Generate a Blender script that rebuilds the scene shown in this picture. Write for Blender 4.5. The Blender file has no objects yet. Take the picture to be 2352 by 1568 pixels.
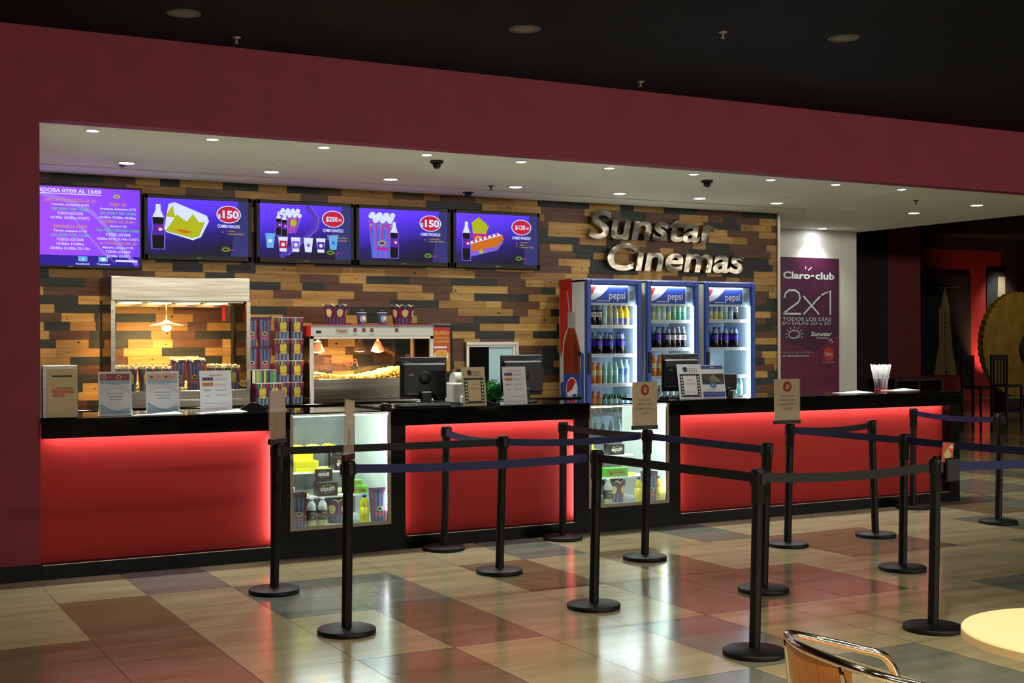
import bpy, math, random
from mathutils import Vector, Matrix
S = bpy.context.scene
C = S.collection
PI = math.pi
RAD = math.radians

# ------------------------------------------------------------------ camera, world, exposure, lights
cam_d = bpy.data.cameras.new('camera'); cam = bpy.data.objects.new('camera', cam_d); C.objects.link(cam)
S.camera = cam
cam_d.sensor_width = 36.0
cam_d.lens = 36.0 * 2960.09 / 2352
cam_d.clip_end = 200
YAW, PITCH, ROLL = -0.497064, -0.001524, -0.0026295
fw = Vector((-math.sin(YAW) * math.cos(PITCH), math.cos(YAW) * math.cos(PITCH), math.sin(PITCH)))
rt = Vector((math.cos(YAW), math.sin(YAW), 0)); up = rt.cross(fw)
r2 = rt * math.cos(ROLL) + up * math.sin(ROLL); u2 = -rt * math.sin(ROLL) + up * math.cos(ROLL)
mw = Matrix((r2, u2, -fw)).transposed().to_4x4(); mw.translation = Vector((-1.335134, -9.075427, 1.6))
cam.matrix_world = mw

W = bpy.data.worlds.new('world'); S.world = W; W.use_nodes = True
W.node_tree.nodes['Background'].inputs[0].default_value = (0.55, 0.62, 0.8, 1)
W.node_tree.nodes['Background'].inputs[1].default_value = 0.012
S.view_settings.view_transform = 'Standard'; S.view_settings.look = 'None'
S.view_settings.exposure = 1.5; S.view_settings.gamma = 1.0; S.view_settings.use_curve_mapping = False

SPOT_FRONT, SPOT_REAR, SPOT_HALL = 28.0, 25.0, 130.0
def spot(loc, power, col, ang=110, blend=0.6, rad=0.04, name='lamp_light', aim=None):
    d = bpy.data.lights.new(name, 'SPOT'); d.energy = power; d.color = col
    d.spot_size = RAD(ang); d.spot_blend = blend; d.shadow_soft_size = rad
    o = bpy.data.objects.new(name, d); o.location = loc; C.objects.link(o)
    if aim is not None:
        o.rotation_euler = (Vector(aim) - Vector(loc)).to_track_quat('-Z', 'Y').to_euler()
    return o
def point(loc, power, col, rad=0.02, name='bulb_light'):
    d = bpy.data.lights.new(name, 'POINT'); d.energy = power; d.color = col; d.shadow_soft_size = rad
    o = bpy.data.objects.new(name, d); o.location = loc; C.objects.link(o); return o

FRONT_X = [.406, 1.262, 2.129, 3.0, 3.865, 4.738, 5.637, 6.525, 7.319, 8.188]
REAR = [(.975, 1.93), (2.225, 1.93), (3.364, 1.93), (4.681, 1.93), (5.887, 1.93), (6.89, 1.93), (7.933, 1.93),
        (10.121, 2.06), (10.079, 1.084), (10.627, 4.2)]
COOL = (0.95, 1.0, .90); WARM = (1.0, 0.74, 0.42)
CZ, HZ, YB = 3.084, 3.70, 2.785          # alcove ceiling, hall ceiling, timber wall face
for x in FRONT_X:
    spot((x, .34, CZ - .03), SPOT_FRONT, COOL, 120, .8, .03)
for x, y in REAR:
    spot((x, y, CZ - .03), SPOT_REAR * (.7 if y > 4 else 1), (.95, 1.0, .88), 114, 1.0, .05)
HALL_LAMPS = [(-2.4, -7.6), (-.3, -6.3), (.2, -9.2), (2.4, -8.4), (1.9, -5.6), (4.2, -6.6), (4.4, -9.4), (9.5, -9.5), (12.5, -8.5), (12.5, -12.5), (16, -11)]  # last four are added on the right to brighten the steel letters
for x, y in HALL_LAMPS:
    spot((x, y, HZ - .04), SPOT_HALL, (1.0, .90, .64), 125, .9, .09)

# added fill light behind the camera: long narrow strip high at the rear wall
ad = bpy.data.lights.new('rear_fill_light', 'AREA'); ad.shape = 'RECTANGLE'; ad.size = 25; ad.size_y = .45; ad.energy = 390; ad.color = (1.0, .92, .80)
ao = bpy.data.objects.new('rear_fill_light', ad); C.objects.link(ao); ao.location = (12.5, -17.0, 3.42); ao.rotation_euler = (PI / 2, 0, 0)

# ------------------------------------------------------------------ materials
def hexc(h):
    h = h.lstrip('#'); v = [int(h[i:i + 2], 16) / 255 for i in (0, 2, 4)]
    return tuple((c / 12.92 if c <= .04045 else ((c + .055) / 1.055) ** 2.4) for c in v) + (1,)
_mats = {}
def M(col, rough=.5, metal=0., emit=0., name=None, spec=.5, coat=0., trans=0.):
    key = (col, rough, metal, emit, name, spec, coat, trans)
    if key in _mats: return _mats[key]
    m = bpy.data.materials.new(name or 'paint_' + str(col).lstrip('#')); m.use_nodes = True
    b = m.node_tree.nodes['Principled BSDF']
    c = hexc(col) if isinstance(col, str) else tuple(col) + (1,)
    b.inputs['Base Color'].default_value = c; b.inputs['Roughness'].default_value = rough
    b.inputs['Metallic'].default_value = metal; b.inputs['Specular IOR Level'].default_value = spec
    if coat: b.inputs['Coat Weight'].default_value = coat; b.inputs['Coat Roughness'].default_value = .05
    if trans: b.inputs['Transmission Weight'].default_value = trans; b.inputs['IOR'].default_value = 1.33
    if emit:
        b.inputs['Emission Color'].default_value = c; b.inputs['Emission Strength'].default_value = emit
        if col != '#000000': b.inputs['Base Color'].default_value = (.01, .01, .01, 1)
    _mats[key] = m
    return m
def E_(col, s=1.0): return M(col, .4, 0, s, 'glow_' + col.lstrip('#'), .1)
def noise_mat(name, col, col2, scale=(4, 4, 4), rough=.5, bump=0., metal=0., detail=6, rough2=None, spec=.5, lo=.35, hi=.65):
    m = bpy.data.materials.new(name); m.use_nodes = True; nt = m.node_tree; b = nt.nodes['Principled BSDF']
    tc = nt.nodes.new('ShaderNodeTexCoord'); mp = nt.nodes.new('ShaderNodeMapping'); mp.inputs['Scale'].default_value = scale
    n = nt.nodes.new('ShaderNodeTexNoise'); n.inputs['Detail'].default_value = detail; n.inputs['Scale'].default_value = 1
    r = nt.nodes.new('ShaderNodeValToRGB'); r.color_ramp.elements[0].color = hexc(col); r.color_ramp.elements[1].color = hexc(col2)
    r.color_ramp.elements[0].position = lo; r.color_ramp.elements[1].position = hi
    L = nt.links.new
    L(tc.outputs['Object'], mp.inputs[0]); L(mp.outputs[0], n.inputs['Vector']); L(n.outputs['Fac'], r.inputs[0]); L(r.outputs[0], b.inputs['Base Color'])
    b.inputs['Roughness'].default_value = rough; b.inputs['Metallic'].default_value = metal; b.inputs['Specular IOR Level'].default_value = spec
    if rough2 is not None:
        q = nt.nodes.new('ShaderNodeMapRange'); q.inputs[3].default_value = rough; q.inputs[4].default_value = rough2
        L(n.outputs['Fac'], q.inputs[0]); L(q.outputs[0], b.inputs['Roughness'])
    if bump:
        bp = nt.nodes.new('ShaderNodeBump'); bp.inputs['Strength'].default_value = bump; bp.inputs['Distance'].default_value = .01
        L(n.outputs['Fac'], bp.inputs['Height']); L(bp.outputs[0], b.inputs['Normal'])
    return m
def glass_mat(name, tint=(.96, .98, .98), refl=.06, rough=.02):
    m = bpy.data.materials.new(name); m.use_nodes = True; nt = m.node_tree; nt.nodes.clear()
    o = nt.nodes.new('ShaderNodeOutputMaterial'); t = nt.nodes.new('ShaderNodeBsdfTransparent'); g = nt.nodes.new('ShaderNodeBsdfGlossy')
    mx = nt.nodes.new('ShaderNodeMixShader'); f = nt.nodes.new('ShaderNodeFresnel'); f.inputs[0].default_value = 1.45
    t.inputs[0].default_value = tint + (1,); g.inputs['Roughness'].default_value = rough; g.inputs[0].default_value = (1, 1, 1, 1)
    a = nt.nodes.new('ShaderNodeMath'); a.operation = 'MULTIPLY'; a.inputs[1].default_value = refl / .06
    nt.links.new(f.outputs[0], a.inputs[0]); nt.links.new(a.outputs[0], mx.inputs[0])
    nt.links.new(t.outputs[0], mx.inputs[1]); nt.links.new(g.outputs[0], mx.inputs[2]); nt.links.new(mx.outputs[0], o.inputs[0])
    return m
def screen_mat(name, stops, direc, strength, hub=None):
    """content of a lit screen: a colour ramp running over the panel"""
    m = bpy.data.materials.new(name); m.use_nodes = True; nt = m.node_tree; b = nt.nodes['Principled BSDF']
    tc = nt.nodes.new('ShaderNodeTexCoord'); d = nt.nodes.new('ShaderNodeVectorMath'); d.operation = 'DOT_PRODUCT'; d.inputs[1].default_value = direc
    r = nt.nodes.new('ShaderNodeValToRGB'); e = r.color_ramp.elements
    e[0].position, e[0].color = stops[0][0], hexc(stops[0][1]); e[1].position, e[1].color = stops[-1][0], hexc(stops[-1][1])
    for p, c in stops[1:-1]:
        k = e.new(p); k.color = hexc(c)
    nt.links.new(tc.outputs['Object'], d.inputs[0]); nt.links.new(d.outputs['Value'], r.inputs[0])
    nt.links.new(r.outputs[0], b.inputs['Emission Color']); b.inputs['Emission Strength'].default_value = strength
    b.inputs['Base Color'].default_value = (.01, .01, .01, 1); b.inputs['Roughness'].default_value = .3; b.inputs['Specular IOR Level'].default_value = .08
    return m

# ------------------------------------------------------------------ text outlines (built-in font) as flat polygons
_tc = {}
def text_geo(s, bold=0., shear=0., res=3):
    k = (s, bold, shear, res)
    if k in _tc: return _tc[k]
    cu = bpy.data.curves.new('tmp', 'FONT'); cu.body = s; cu.size = 1; cu.offset = bold; cu.shear = shear; cu.resolution_u = res
    cu.fill_mode = 'FRONT'
    o = bpy.data.objects.new('tmp', cu); C.objects.link(o)
    dg = bpy.context.evaluated_depsgraph_get(); dg.update()
    me = bpy.data.meshes.new_from_object(o.evaluated_get(dg))
    V = [tuple(v.co)[:2] for v in me.vertices]; F = [tuple(p.vertices) for p in me.polygons]
    bpy.data.objects.remove(o); bpy.data.meshes.remove(me); bpy.data.curves.remove(cu)
    if V:
        x0 = min(v[0] for v in V); x1 = max(v[0] for v in V); y0 = min(v[1] for v in V); y1 = max(v[1] for v in V)
    else: x0 = y0 = 0; x1 = y1 = 1
    _tc[k] = (V, F, x0, x1, y0, y1); return _tc[k]

# ------------------------------------------------------------------ mesh builder
class MB:
    def __init__(s): s.v = []; s.f = []; s.mi = []; s.sm = []; s.ms = []
    def m(s, mat):
        if mat not in s.ms: s.ms.append(mat)
        return s.ms.index(mat)
    def add(s, vs, fs, mat, smooth=False, T=None):
        b = len(s.v)
        s.v += [tuple(T @ Vector(v)) if T else tuple(v) for v in vs]
        k = s.m(mat)
        for f in fs: s.f.append(tuple(b + i for i in f)); s.mi.append(k); s.sm.append(smooth)
        return s
    def box(s, x0, x1, y0, y1, z0, z1, mat, T=None):
        v = [(x, y, z) for x in (x0, x1) for y in (y0, y1) for z in (z0, z1)]
        return s.add(v, [(0, 1, 3, 2), (4, 6, 7, 5), (0, 4, 5, 1), (2, 3, 7, 6), (0, 2, 6, 4), (1, 5, 7, 3)], mat, False, T)
    def bbox(s, x0, x1, y0, y1, z0, z1, mat, b=.005, T=None):
        """box with chamfered edges"""
        b = min(b, (x1 - x0) * .45, (y1 - y0) * .45, (z1 - z0) * .45)
        X, Y, Z = (x0, x1), (y0, y1), (z0, z1); v = []; idx = {}
        for i in (0, 1):
            for j in (0, 1):
                for k in (0, 1):
                    sx, sy, sz = 1 - 2 * i, 1 - 2 * j, 1 - 2 * k
                    for a in range(3):
                        p = [X[i], Y[j], Z[k]]
                        for q in range(3):
                            if q != a: p[q] += b * (sx, sy, sz)[q]
                        idx[i, j, k, a] = len(v); v.append(tuple(p))
        f = []
        for a in range(3):
            o = [q for q in range(3) if q != a]
            for e in (0, 1):
                ring = []
                for p, q in ((0, 0), (0, 1), (1, 1), (1, 0)):
                    t = [0, 0, 0]; t[a] = e; t[o[0]] = p; t[o[1]] = q; ring.append(idx[t[0], t[1], t[2], a])
                f.append(ring)
        for a in range(3):
            b_, c_ = [q for q in range(3) if q != a]
            for p in (0, 1):
                for q in (0, 1):
                    t0 = [0, 0, 0]; t0[b_] = p; t0[c_] = q; t1 = list(t0); t1[a] = 1
                    f.append([idx[(*t0, b_)], idx[(*t1, b_)], idx[(*t1, c_)], idx[(*t0, c_)]])
        for i in (0, 1):
            for j in (0, 1):
                for k in (0, 1): f.append([idx[i, j, k, 0], idx[i, j, k, 1], idx[i, j, k, 2]])
        return s.add(v, f, mat, False, T)
    def lathe(s, prof, n, mat, c=(0, 0, 0), smooth=True, cap=True, T=None, sx=1, sy=1):
        v = []
        for r, z in prof:
            for i in range(n):
                a = 2 * PI * i / n; v.append((c[0] + r * math.cos(a) * sx, c[1] + r * math.sin(a) * sy, c[2] + z))
        f = []
        for k in range(len(prof) - 1):
            for i in range(n):
                j = (i + 1) % n; f.append((k * n + i, k * n + j, (k + 1) * n + j, (k + 1) * n + i))
        s.add(v, f, mat, smooth, T)
        if cap:
            b = len(s.v) - len(v); k = s.m(mat)
            for r_, row in ((prof[0][0], 0), (prof[-1][0], len(prof) - 1)):
                if r_ > 1e-5: s.f.append(tuple(b + row * n + i for i in (range(n) if row else reversed(range(n))))); s.mi.append(k); s.sm.append(False)
        return s
    def tube(s, pts, r, mat, n=10, closed=False, rads=None):
        P = [Vector(p) for p in pts]; N = len(P); v = []; prev = None
        for i, p in enumerate(P):
            a = P[(i - 1) % N] if (closed or i > 0) else P[0]; b = P[(i + 1) % N] if (closed or i < N - 1) else P[-1]
            t = (b - a).normalized()
            if prev is None:
                u = t.cross(Vector((0, 0, 1)));
                if u.length < .1: u = t.cross(Vector((1, 0, 0)))
                u.normalize()
            else: u = (prev - t * prev.dot(t)).normalized()
            prev = u; w = t.cross(u); rr = rads[i] if rads else r
            for k in range(n):
                q = 2 * PI * k / n; v.append(tuple(p + u * math.cos(q) * rr + w * math.sin(q) * rr))
        f = []
        for i in range(N if closed else N - 1):
            j = (i + 1) % N
            for k in range(n): l = (k + 1) % n; f.append((i * n + k, i * n + l, j * n + l, j * n + k))
        if not closed: f += [tuple(reversed(range(n))), tuple((N - 1) * n + k for k in range(n))]
        return s.add(v, f, mat, True)
    def prism(s, pts, y0, y1, mat, T=None):
        """outline in x,z extruded along y"""
        n = len(pts); v = [(x, y0, z) for x, z in pts] + [(x, y1, z) for x, z in pts]
        f = [tuple(range(n)), tuple(reversed(range(n, 2 * n)))] + [(i, n + i, n + (i + 1) % n, (i + 1) % n) for i in range(n)]
        return s.add(v, f, mat, False, T)
    def poly(s, pts, mat, T=None): return s.add(pts, [tuple(range(len(pts)))], mat, False, T)
    def build(s, name, parent=None, loc=None, rotz=0, bevel=0):
        me = bpy.data.meshes.new(name); me.from_pydata(s.v, [], s.f)
        for m in s.ms: me.materials.append(m)
        me.polygons.foreach_set('material_index', s.mi); me.polygons.foreach_set('use_smooth', s.sm)
        me.validate(); me.update()
        o = bpy.data.objects.new(name, me); C.objects.link(o)
        if parent: o.parent = parent
        if loc: o.location = loc; o.rotation_euler = (0, 0, rotz)
        if bevel:
            b = o.modifiers.new('bevel', 'BEVEL'); b.width = bevel; b.segments = 2; b.limit_method = 'ANGLE'
        return o

class Art:
    """flat print on a plane: o = lower left corner, U,V = full width and height vectors, layers lifted along N"""
    def __init__(s, mb, o, U, V, N, lift=.0006):
        s.mb = mb; s.o = Vector(o); s.U = Vector(U); s.V = Vector(V); s.N = Vector(N); s.l = lift
    def p(s, u, v, k): return tuple(s.o + s.U * u + s.V * v + s.N * (s.l * k))
    def poly(s, pts, mat, k=1): s.mb.poly([s.p(u, v, k) for u, v in pts], mat)
    def rect(s, u0, u1, v0, v1, mat, k=1): s.poly([(u0, v0), (u1, v0), (u1, v1), (u0, v1)], mat, k)
    def ell(s, cu, cv, ru, rv, mat, k=1, n=28, a0=0, a1=2 * PI):
        s.poly([(cu + ru * math.cos(a0 + (a1 - a0) * i / n), cv + rv * math.sin(a0 + (a1 - a0) * i / n)) for i in range(n + (0 if abs(a1 - a0 - 2 * PI) < 1e-6 else 1))], mat, k)
    def stroke(s, pts, w, mat, k=1):
        """polyline of even width w (fraction of V length)"""
        au = s.V.length / s.U.length; n = len(pts)
        L, R_ = [], []
        for i in range(n):
            a = pts[max(0, i - 1)]; b = pts[min(n - 1, i + 1)]
            dx, dy = (b[0] - a[0]) / au, b[1] - a[1]; q = math.hypot(dx, dy) or 1
            nx, ny = -dy / q * w / 2 * au, dx / q * w / 2
            L.append((pts[i][0] + nx, pts[i][1] + ny)); R_.append((pts[i][0] - nx, pts[i][1] - ny))
        vs = [s.p(u, v, k) for u, v in L] + [s.p(u, v, k) for u, v in R_]
        s.mb.add(vs, [(i, i + 1, n + i + 1, n + i) for i in range(n - 1)], mat)
    def text(s, t, cu, cv, h, mat, k=2, bold=.0, shear=0., w=None, align='c', mirror=False, rot=0.):
        """h = cap height as fraction of V; w = total width as fraction of U"""
        V, F, x0, x1, y0, y1 = text_geo(t, bold, shear)
        if not V: return
        H = h * s.V.length; sc = H / .70; ws = (w * s.U.length / (x1 - x0)) if w else sc
        Un, Vn = s.U.normalized(), s.V.normalized()
        if mirror: Un = -Un
        Un, Vn = Un * math.cos(rot) + Vn * math.sin(rot), Vn * math.cos(rot) - Un * math.sin(rot)
        ax = {'c': (x0 + x1) / 2, 'l': x0, 'r': x1}[align]
        base = s.o + s.U * cu + s.V * cv + s.N * (s.l * k)
        s.mb.add([tuple(base + Un * ((x - ax) * ws) + Vn * ((y - .35) * sc)) for x, y in V], F, mat)

def tag(o, label, cat, group=None):
    o['label'] = label; o['category'] = cat
    if group: o['group'] = group
    return o
def thing(name, label, cat, loc=(0, 0, 0), rotz=0, group=None):
    o = bpy.data.objects.new(name, None); C.objects.link(o); o.location = loc; o.rotation_euler = (0, 0, rotz); o.empty_display_size = .05
    return tag(o, label, cat, group)
def dup(root, loc, label, rotz=None, group=None):
    r = root.copy(); C.objects.link(r); r.location = loc; r['label'] = label
    if rotz is not None: r.rotation_euler = (0, 0, rotz)
    if group: r['group'] = group
    for ch in list(root.children):
        c = ch.copy(); C.objects.link(c); c.parent = r
        for g in list(ch.children):
            d = g.copy(); C.objects.link(d); d.parent = c
    return r
def struct(o): o['kind'] = 'structure'; return o
ORD = ['first', 'second', 'third', 'fourth', 'fifth', 'sixth', 'seventh', 'eighth', 'ninth', 'tenth', 'eleventh', 'twelfth']
rnd = random.Random(7)

# ------------------------------------------------------------------ shared materials
BLACKP = M('#070706', .5, spec=.3, name='black_powder_coat'); RUB = M('#080808', .7, name='black_rubber')
BPLAS = M('#0b0b0c', .42, spec=.35, name='black_plastic'); BSIDE = noise_mat('black_granite_base', '#050504', '#0b0a08', (6, 6, 6), .28, spec=.1)
BGLOSS = noise_mat('black_granite', '#060605', '#100e0b', (6, 6, 6), .09, spec=.22)
STEEL = noise_mat('brushed_steel', '#7a766a', '#969285', (2, 2, 60), .24, metal=1.)
CHROME = M('#d9d4c8', .12, 1., name='polished_chrome'); ALU = M('#b8b4aa', .35, .9, name='aluminium')
WHITEP = M('#d8d8d2', .5, name='white_enamel'); PAPER = M('#dfe2e6', .7, name='white_paper'); CREAM = M('#cdb98c', .7, name='cream_card')
GLASS = glass_mat('clear_glass'); ACRYL = glass_mat('clear_acrylic', (.9, .9, .9), .08)
REDP = M('#b22c28', .6, spec=.2, name='red_panel'); WHITELED = E_('#e9f4ff', 14); RED = M('#c01f1a', .5, name='red_print')
CBLUE = M('#24449a', .45, name='blue_print'); PURP = M('#4b2555', .5, name='purple_print'); LBLUE = M('#4577a6', .5, name='light_blue_print')
YEL = M('#cdbf40', .5, name='yellow_print'); MAG = M('#8d1f46', .5, name='maroon_print'); PINK = M('#e0566a', .5, name='pink_print')
GRN = M('#3f9a35', .5, name='green_print'); INK = M('#1c1a1a', .6, name='black_ink'); WHT = M('#e8e8e8', .5, name='white_print')
ORG = M('#c8642a', .5, name='orange_print'); GREY = M('#8c9098', .6, name='grey_print')

# ------------------------------------------------------------------ FLOOR
def floor_mat(name, a, b, r0=.12, r1=.22):
    return noise_mat(name, a, b, (1.1, 7, 1), r0, rough2=r1, spec=.42, lo=.3, hi=.7)
FM = {'s': floor_mat('sand_marble', '#968c6c', '#b2a684'), 'b': floor_mat('brown_marble', '#695e46', '#7d7055'),
      'g': floor_mat('grey_marble', '#686c64', '#7b7d73'), 'p': floor_mat('taupe_marble', '#756c66', '#857b74')}
GROUT = M('#3a342a', .8, name='grout')
rows = {0: 'spssssgssgsssssbgss', 1: 'bsggsbsbssbbssgs', 2: 'bssbssbbbssssgss', 3: 'bsbssgssssgsssss', 4: 'sbsggsgssbssss'}
fb = MB(); rr = random.Random(3)
for i in range(-10, 62):
    for j in range(-16, 9):
        x = -.03 + .541 * i; y1 = .215 - 1.085 * j
        if y1 < -10.5 or (i > 40 and y1 > 17): continue
        c = rows[j][i] if (j in rows and 0 <= i < len(rows[j])) else ('b' if (j == 2 and i == -1) else 's' if (j in (0, 1) and i == -1) else rr.choice('ssssbgp'))
        g = .0022
        fb.add([(x + g, y1 - 1.085 + g, 0), (x + .541 - g, y1 - 1.085 + g, 0), (x + .541 - g, y1 - g, 0), (x + g, y1 - g, 0)], [(0, 1, 2, 3)], FM[c])
fb.box(-5.5, 34, -17.2, 22, -.12, -.0012, GROUT)
struct(fb.build('floor'))

# ------------------------------------------------------------------ WALLS AND CEILINGS
WALLRED = noise_mat('crimson_paint', '#80172f', '#8a1b36', (3, 3, 3), .62)
BLACKC = M('#0b0c0b', .8, spec=.2, name='black_ceiling_paint'); OFFW = noise_mat('off_white_plaster', '#dcdacf', '#e4e2d8', (2, 2, 2), .8)
w = MB(); w.box(-5.5, 0, -.0, .16, .1, HZ, WALLRED); struct(w.build('wall_left'))
w = MB(); w.box(0, 30, 0, .16, CZ, HZ, WALLRED); struct(w.build('wall_front'))
w = MB(); w.box(-5.5, 0, -.012, .15, 0, .105, BSIDE); struct(w.build('baseboard_left'))
w = MB(); w.box(-.16, 0, .16, YB + .1, 0, CZ, OFFW); struct(w.build('wall_side'))
w = MB(); w.box(-.16, 11.5, .16, 4.55, CZ, CZ + .12, OFFW); w.box(-.16, 8.66, YB - .5, YB - .02, CZ - .012, CZ - .0005, OFFW)
struct(w.build('ceiling.001'))
w = MB(); w.box(-5.5, 34, -17.2, 0, HZ, HZ + .15, BLACKC); w.box(-5.5, 34, 0.16, 22, HZ + .6, HZ + .75, BLACKC); struct(w.build('ceiling'))
w = MB(); w.box(-5.7, -5.5, -17.2, .16, 0, HZ, WALLRED); struct(w.build('wall_west'))
w = MB(); w.box(-5.5, 34, -17.4, -17.2, 0, HZ, M('#2a1c18', .8, name='dark_plaster')); struct(w.build('wall_rear'))
# timber wall: staggered planks of three stains, each standing a little proud
PINE = noise_mat('pale_pine', '#a2783a', '#bc934e', (3, 3, 30), .55, bump=.2)
PINE2 = noise_mat('honey_pine', '#8c642f', '#a3793c', (3, 3, 30), .55, bump=.2)
WALN = noise_mat('red_brown_stain', '#4c2a15', '#5e381f', (3, 3, 30), .5, bump=.2)
SLAT = noise_mat('charcoal_stain', '#1c1d19', '#2a2b25', (3, 3, 30), .55, bump=.2)
KNOT = M('#2a160b', .7, name='knot')
w = MB(); w.box(0, 8.64, YB, YB + .1, 0, CZ, SLAT)
z = CZ - .0775 * 40 + .0; pr = random.Random(21)
while z < CZ - .02:
    x = -pr.random() * .5 + 0.; last = None
    zt = min(z + .0765, CZ - .004); zb = max(z, .0)
    while x < 8.64:
        L = pr.choice([.18, .22, .28, .34, .4, .46, .54, .64]); x1 = min(x + L, 8.64)
        ch = pr.choices([0, 1, 2, 3], [.23, .12, .33, .32])[0]
        if ch == last: ch = (ch + 2) % 4
        last = ch; x0 = max(x, 0)
        if x1 - x0 > .02:
            d = pr.uniform(.001, .008)
            w.box(x0 + .0006, x1 - .0006, YB - d, YB + .001, zb + .0006, zt - .0006, (PINE, PINE2, WALN, SLAT)[ch])
            if ch < 2 and pr.random() < .35:
                kx, kz, kr = pr.uniform(x0 + .03, x1 - .03), pr.uniform(zb + .02, zt - .02), pr.uniform(.004, .01)
                w.poly([(kx + kr * 1.4 * math.cos(a * PI / 5), YB - d - .0006, kz + kr * math.sin(a * PI / 5)) for a in range(10)], KNOT)
        x += L
    z += .0775
struct(w.build('wall_back'))
w = MB(); w.box(8.64, 8.68, YB - .03, YB + .1, 0, CZ - .002, ALU); struct(w.build('trim_1'))
w = MB(); w.box(8.68, 11.43, 4.4, 4.55, 0, CZ, OFFW); struct(w.build('wall_right'))
DRED = M('#5c1214', .7, name='dark_red_paint'); DK = M('#190a09', .8, name='near_black_paint')
w = MB(); w.box(13.3, 14.6, 7, 7.3, 0, HZ + .6, DK); struct(w.build('wall_far'))
w = MB(); w.box(14.6, 15.35, 7, 7.3, 0, HZ + .6, DRED); struct(w.build('wall_far.001'))
w = MB(); w.box(20, 27.2, 15.5, 15.8, 0, 3.95, M('#7c1512', .7, name='scarlet_paint')); w.box(20, 34, 15.45, 15.8, 3.95, HZ + .6, M('#1d1a1a', .8, name='charcoal_band'))
w.box(27.2, 34, 15.5, 15.8, 0, 3.95, DK); struct(w.build('wall_far.002'))

# ------------------------------------------------------------------ downlights and ceiling fittings
LAMP = E_('#f2f6ff', 22)
def downlight(r, lampmat, rim, name='downlight'):
    t = thing(name, '', 'ceiling light')
    a = MB(); a.lathe([(r * .86, -.001), (r, -.006), (r * 1.18, -.006), (r * 1.22, 0), (r * .86, 0)], 28, rim, cap=False); a.build('trim_ring', t)
    b = MB(); b.lathe([(r * .86, -.003), (r * .5, -.007), (0.0005, -.008)], 24, lampmat, cap=False); b.build('lens', t)
    return t
p0 = downlight(.045, LAMP, WHITEP)
for i, x in enumerate(FRONT_X):
    lb = 'small lit downlight in the front row of the white ceiling, %s from the left' % ORD[i]
    if i == 0: p0.location = (x, .34, CZ); p0['label'] = lb; p0['group'] = 'front row downlights'
    else: dup(p0, (x, .34, CZ), lb)
p1 = downlight(.068, LAMP, WHITEP)
for i, (x, y) in enumerate(REAR):
    if i < 7: lb = 'larger lit downlight in the rear ceiling row, %s from the left' % ORD[i]
    else: lb = ['larger lit downlight at the right end of the white ceiling, middle of three', 'lit downlight at the right end of the white ceiling, nearest the red wall',
                'lit downlight just above the white wall with the poster'][i - 7]
    if i == 0: p1.location = (x, y, CZ); p1['label'] = lb; p1['group'] = 'rear downlights'
    else: dup(p1, (x, y, CZ), lb)
DIM = M('#7a6f66', .6, name='unlit_lens')
p2 = downlight(.09, DIM, M('#55504a', .6, name='dull_ring'))
for i, (x, y) in enumerate([(.764, -.799), (2.901, -1.457), (5.0, -2.267)]):
    lb = 'unlit round downlight in the black hall ceiling, ' + ['leftmost of three', 'middle of three', 'rightmost of three'][i]
    if i == 0: p2.location = (x, y, HZ); p2['label'] = lb; p2['group'] = 'unlit hall downlights'
    else: dup(p2, (x, y, HZ), lb)
WL = E_('#ffd9a0', 10)
p3 = downlight(.1, WL, M('#55504a', .6, name='dull_ring'))
for i, (x, y) in enumerate(HALL_LAMPS):
    lb = 'warm lit downlight out of view in the black hall ceiling, four added for reflections'
    if i == 0: p3.location = (x, y, HZ); p3['label'] = lb; p3['group'] = 'warm hall downlights'
    else: dup(p3, (x, y, HZ), lb)
q = dup(p3, (17.6, 8.05, HZ + .6), 'small warm downlight far back in the dark hall on the right'); q['group'] = 'far downlight'
def sprinkler(x, y, z, lb, mat):
    t = thing('sprinkler', lb, 'sprinkler', (x, y, z), 0, 'ceiling sprinklers')
    a = MB(); a.lathe([(.03, 0), (.03, -.007), (.01, -.012)], 16, mat); a.build('escutcheon', t)
    a = MB(); a.lathe([(.009, -.01), (.007, -.033), (.004, -.036), (.016, -.042), (.016, -.044)], 12, mat); a.build('deflector', t)
SPM = M('#a8a092', .4, .5, name='sprinkler_metal'); DSP = M('#4a4030', .5, .4, name='bronze_metal')
sprinkler(1.251, -.316, HZ, 'pale sprinkler on the black ceiling at upper left', SPM)
sprinkler(4.141, -2.015, HZ, 'pale sprinkler on the black ceiling between two unlit downlights', SPM)
sprinkler(4.601, -.34, HZ, 'pale sprinkler on the black ceiling just above the red wall edge', SPM)
sprinkler(.97, 2.08, CZ, 'sprinkler beside the first rear downlight above the left screens', DSP)
sprinkler(4.42, 1.95, CZ, 'dark sprinkler on the white ceiling above the third menu screen', DSP)
sprinkler(9.09, 1.03, CZ, 'dark sprinkler at the right end of the white ceiling', DSP)
def sensor(x, y, lb):
    t = thing('dome_camera', lb, 'camera', (x, y, CZ), 0, 'dark ceiling cameras')
    a = MB(); a.lathe([(.055, 0), (.055, -.018), (.048, -.024)], 20, BPLAS); a.build('mount', t)
    a = MB(); a.lathe([(.036, -.022), (.034, -.045), (.022, -.062), (.0005, -.068)], 18, M('#050505', .1, name='smoked_dome')); a.build('dome', t)
sensor(3.218, .619, 'dark dome camera on the ceiling above the third menu screen')
sensor(6.023, .653, 'dark dome camera on the ceiling above the steel sign letters')
sensor(4.423, 2.45, 'dark dome camera on the ceiling close to the timber wall top')
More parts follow.
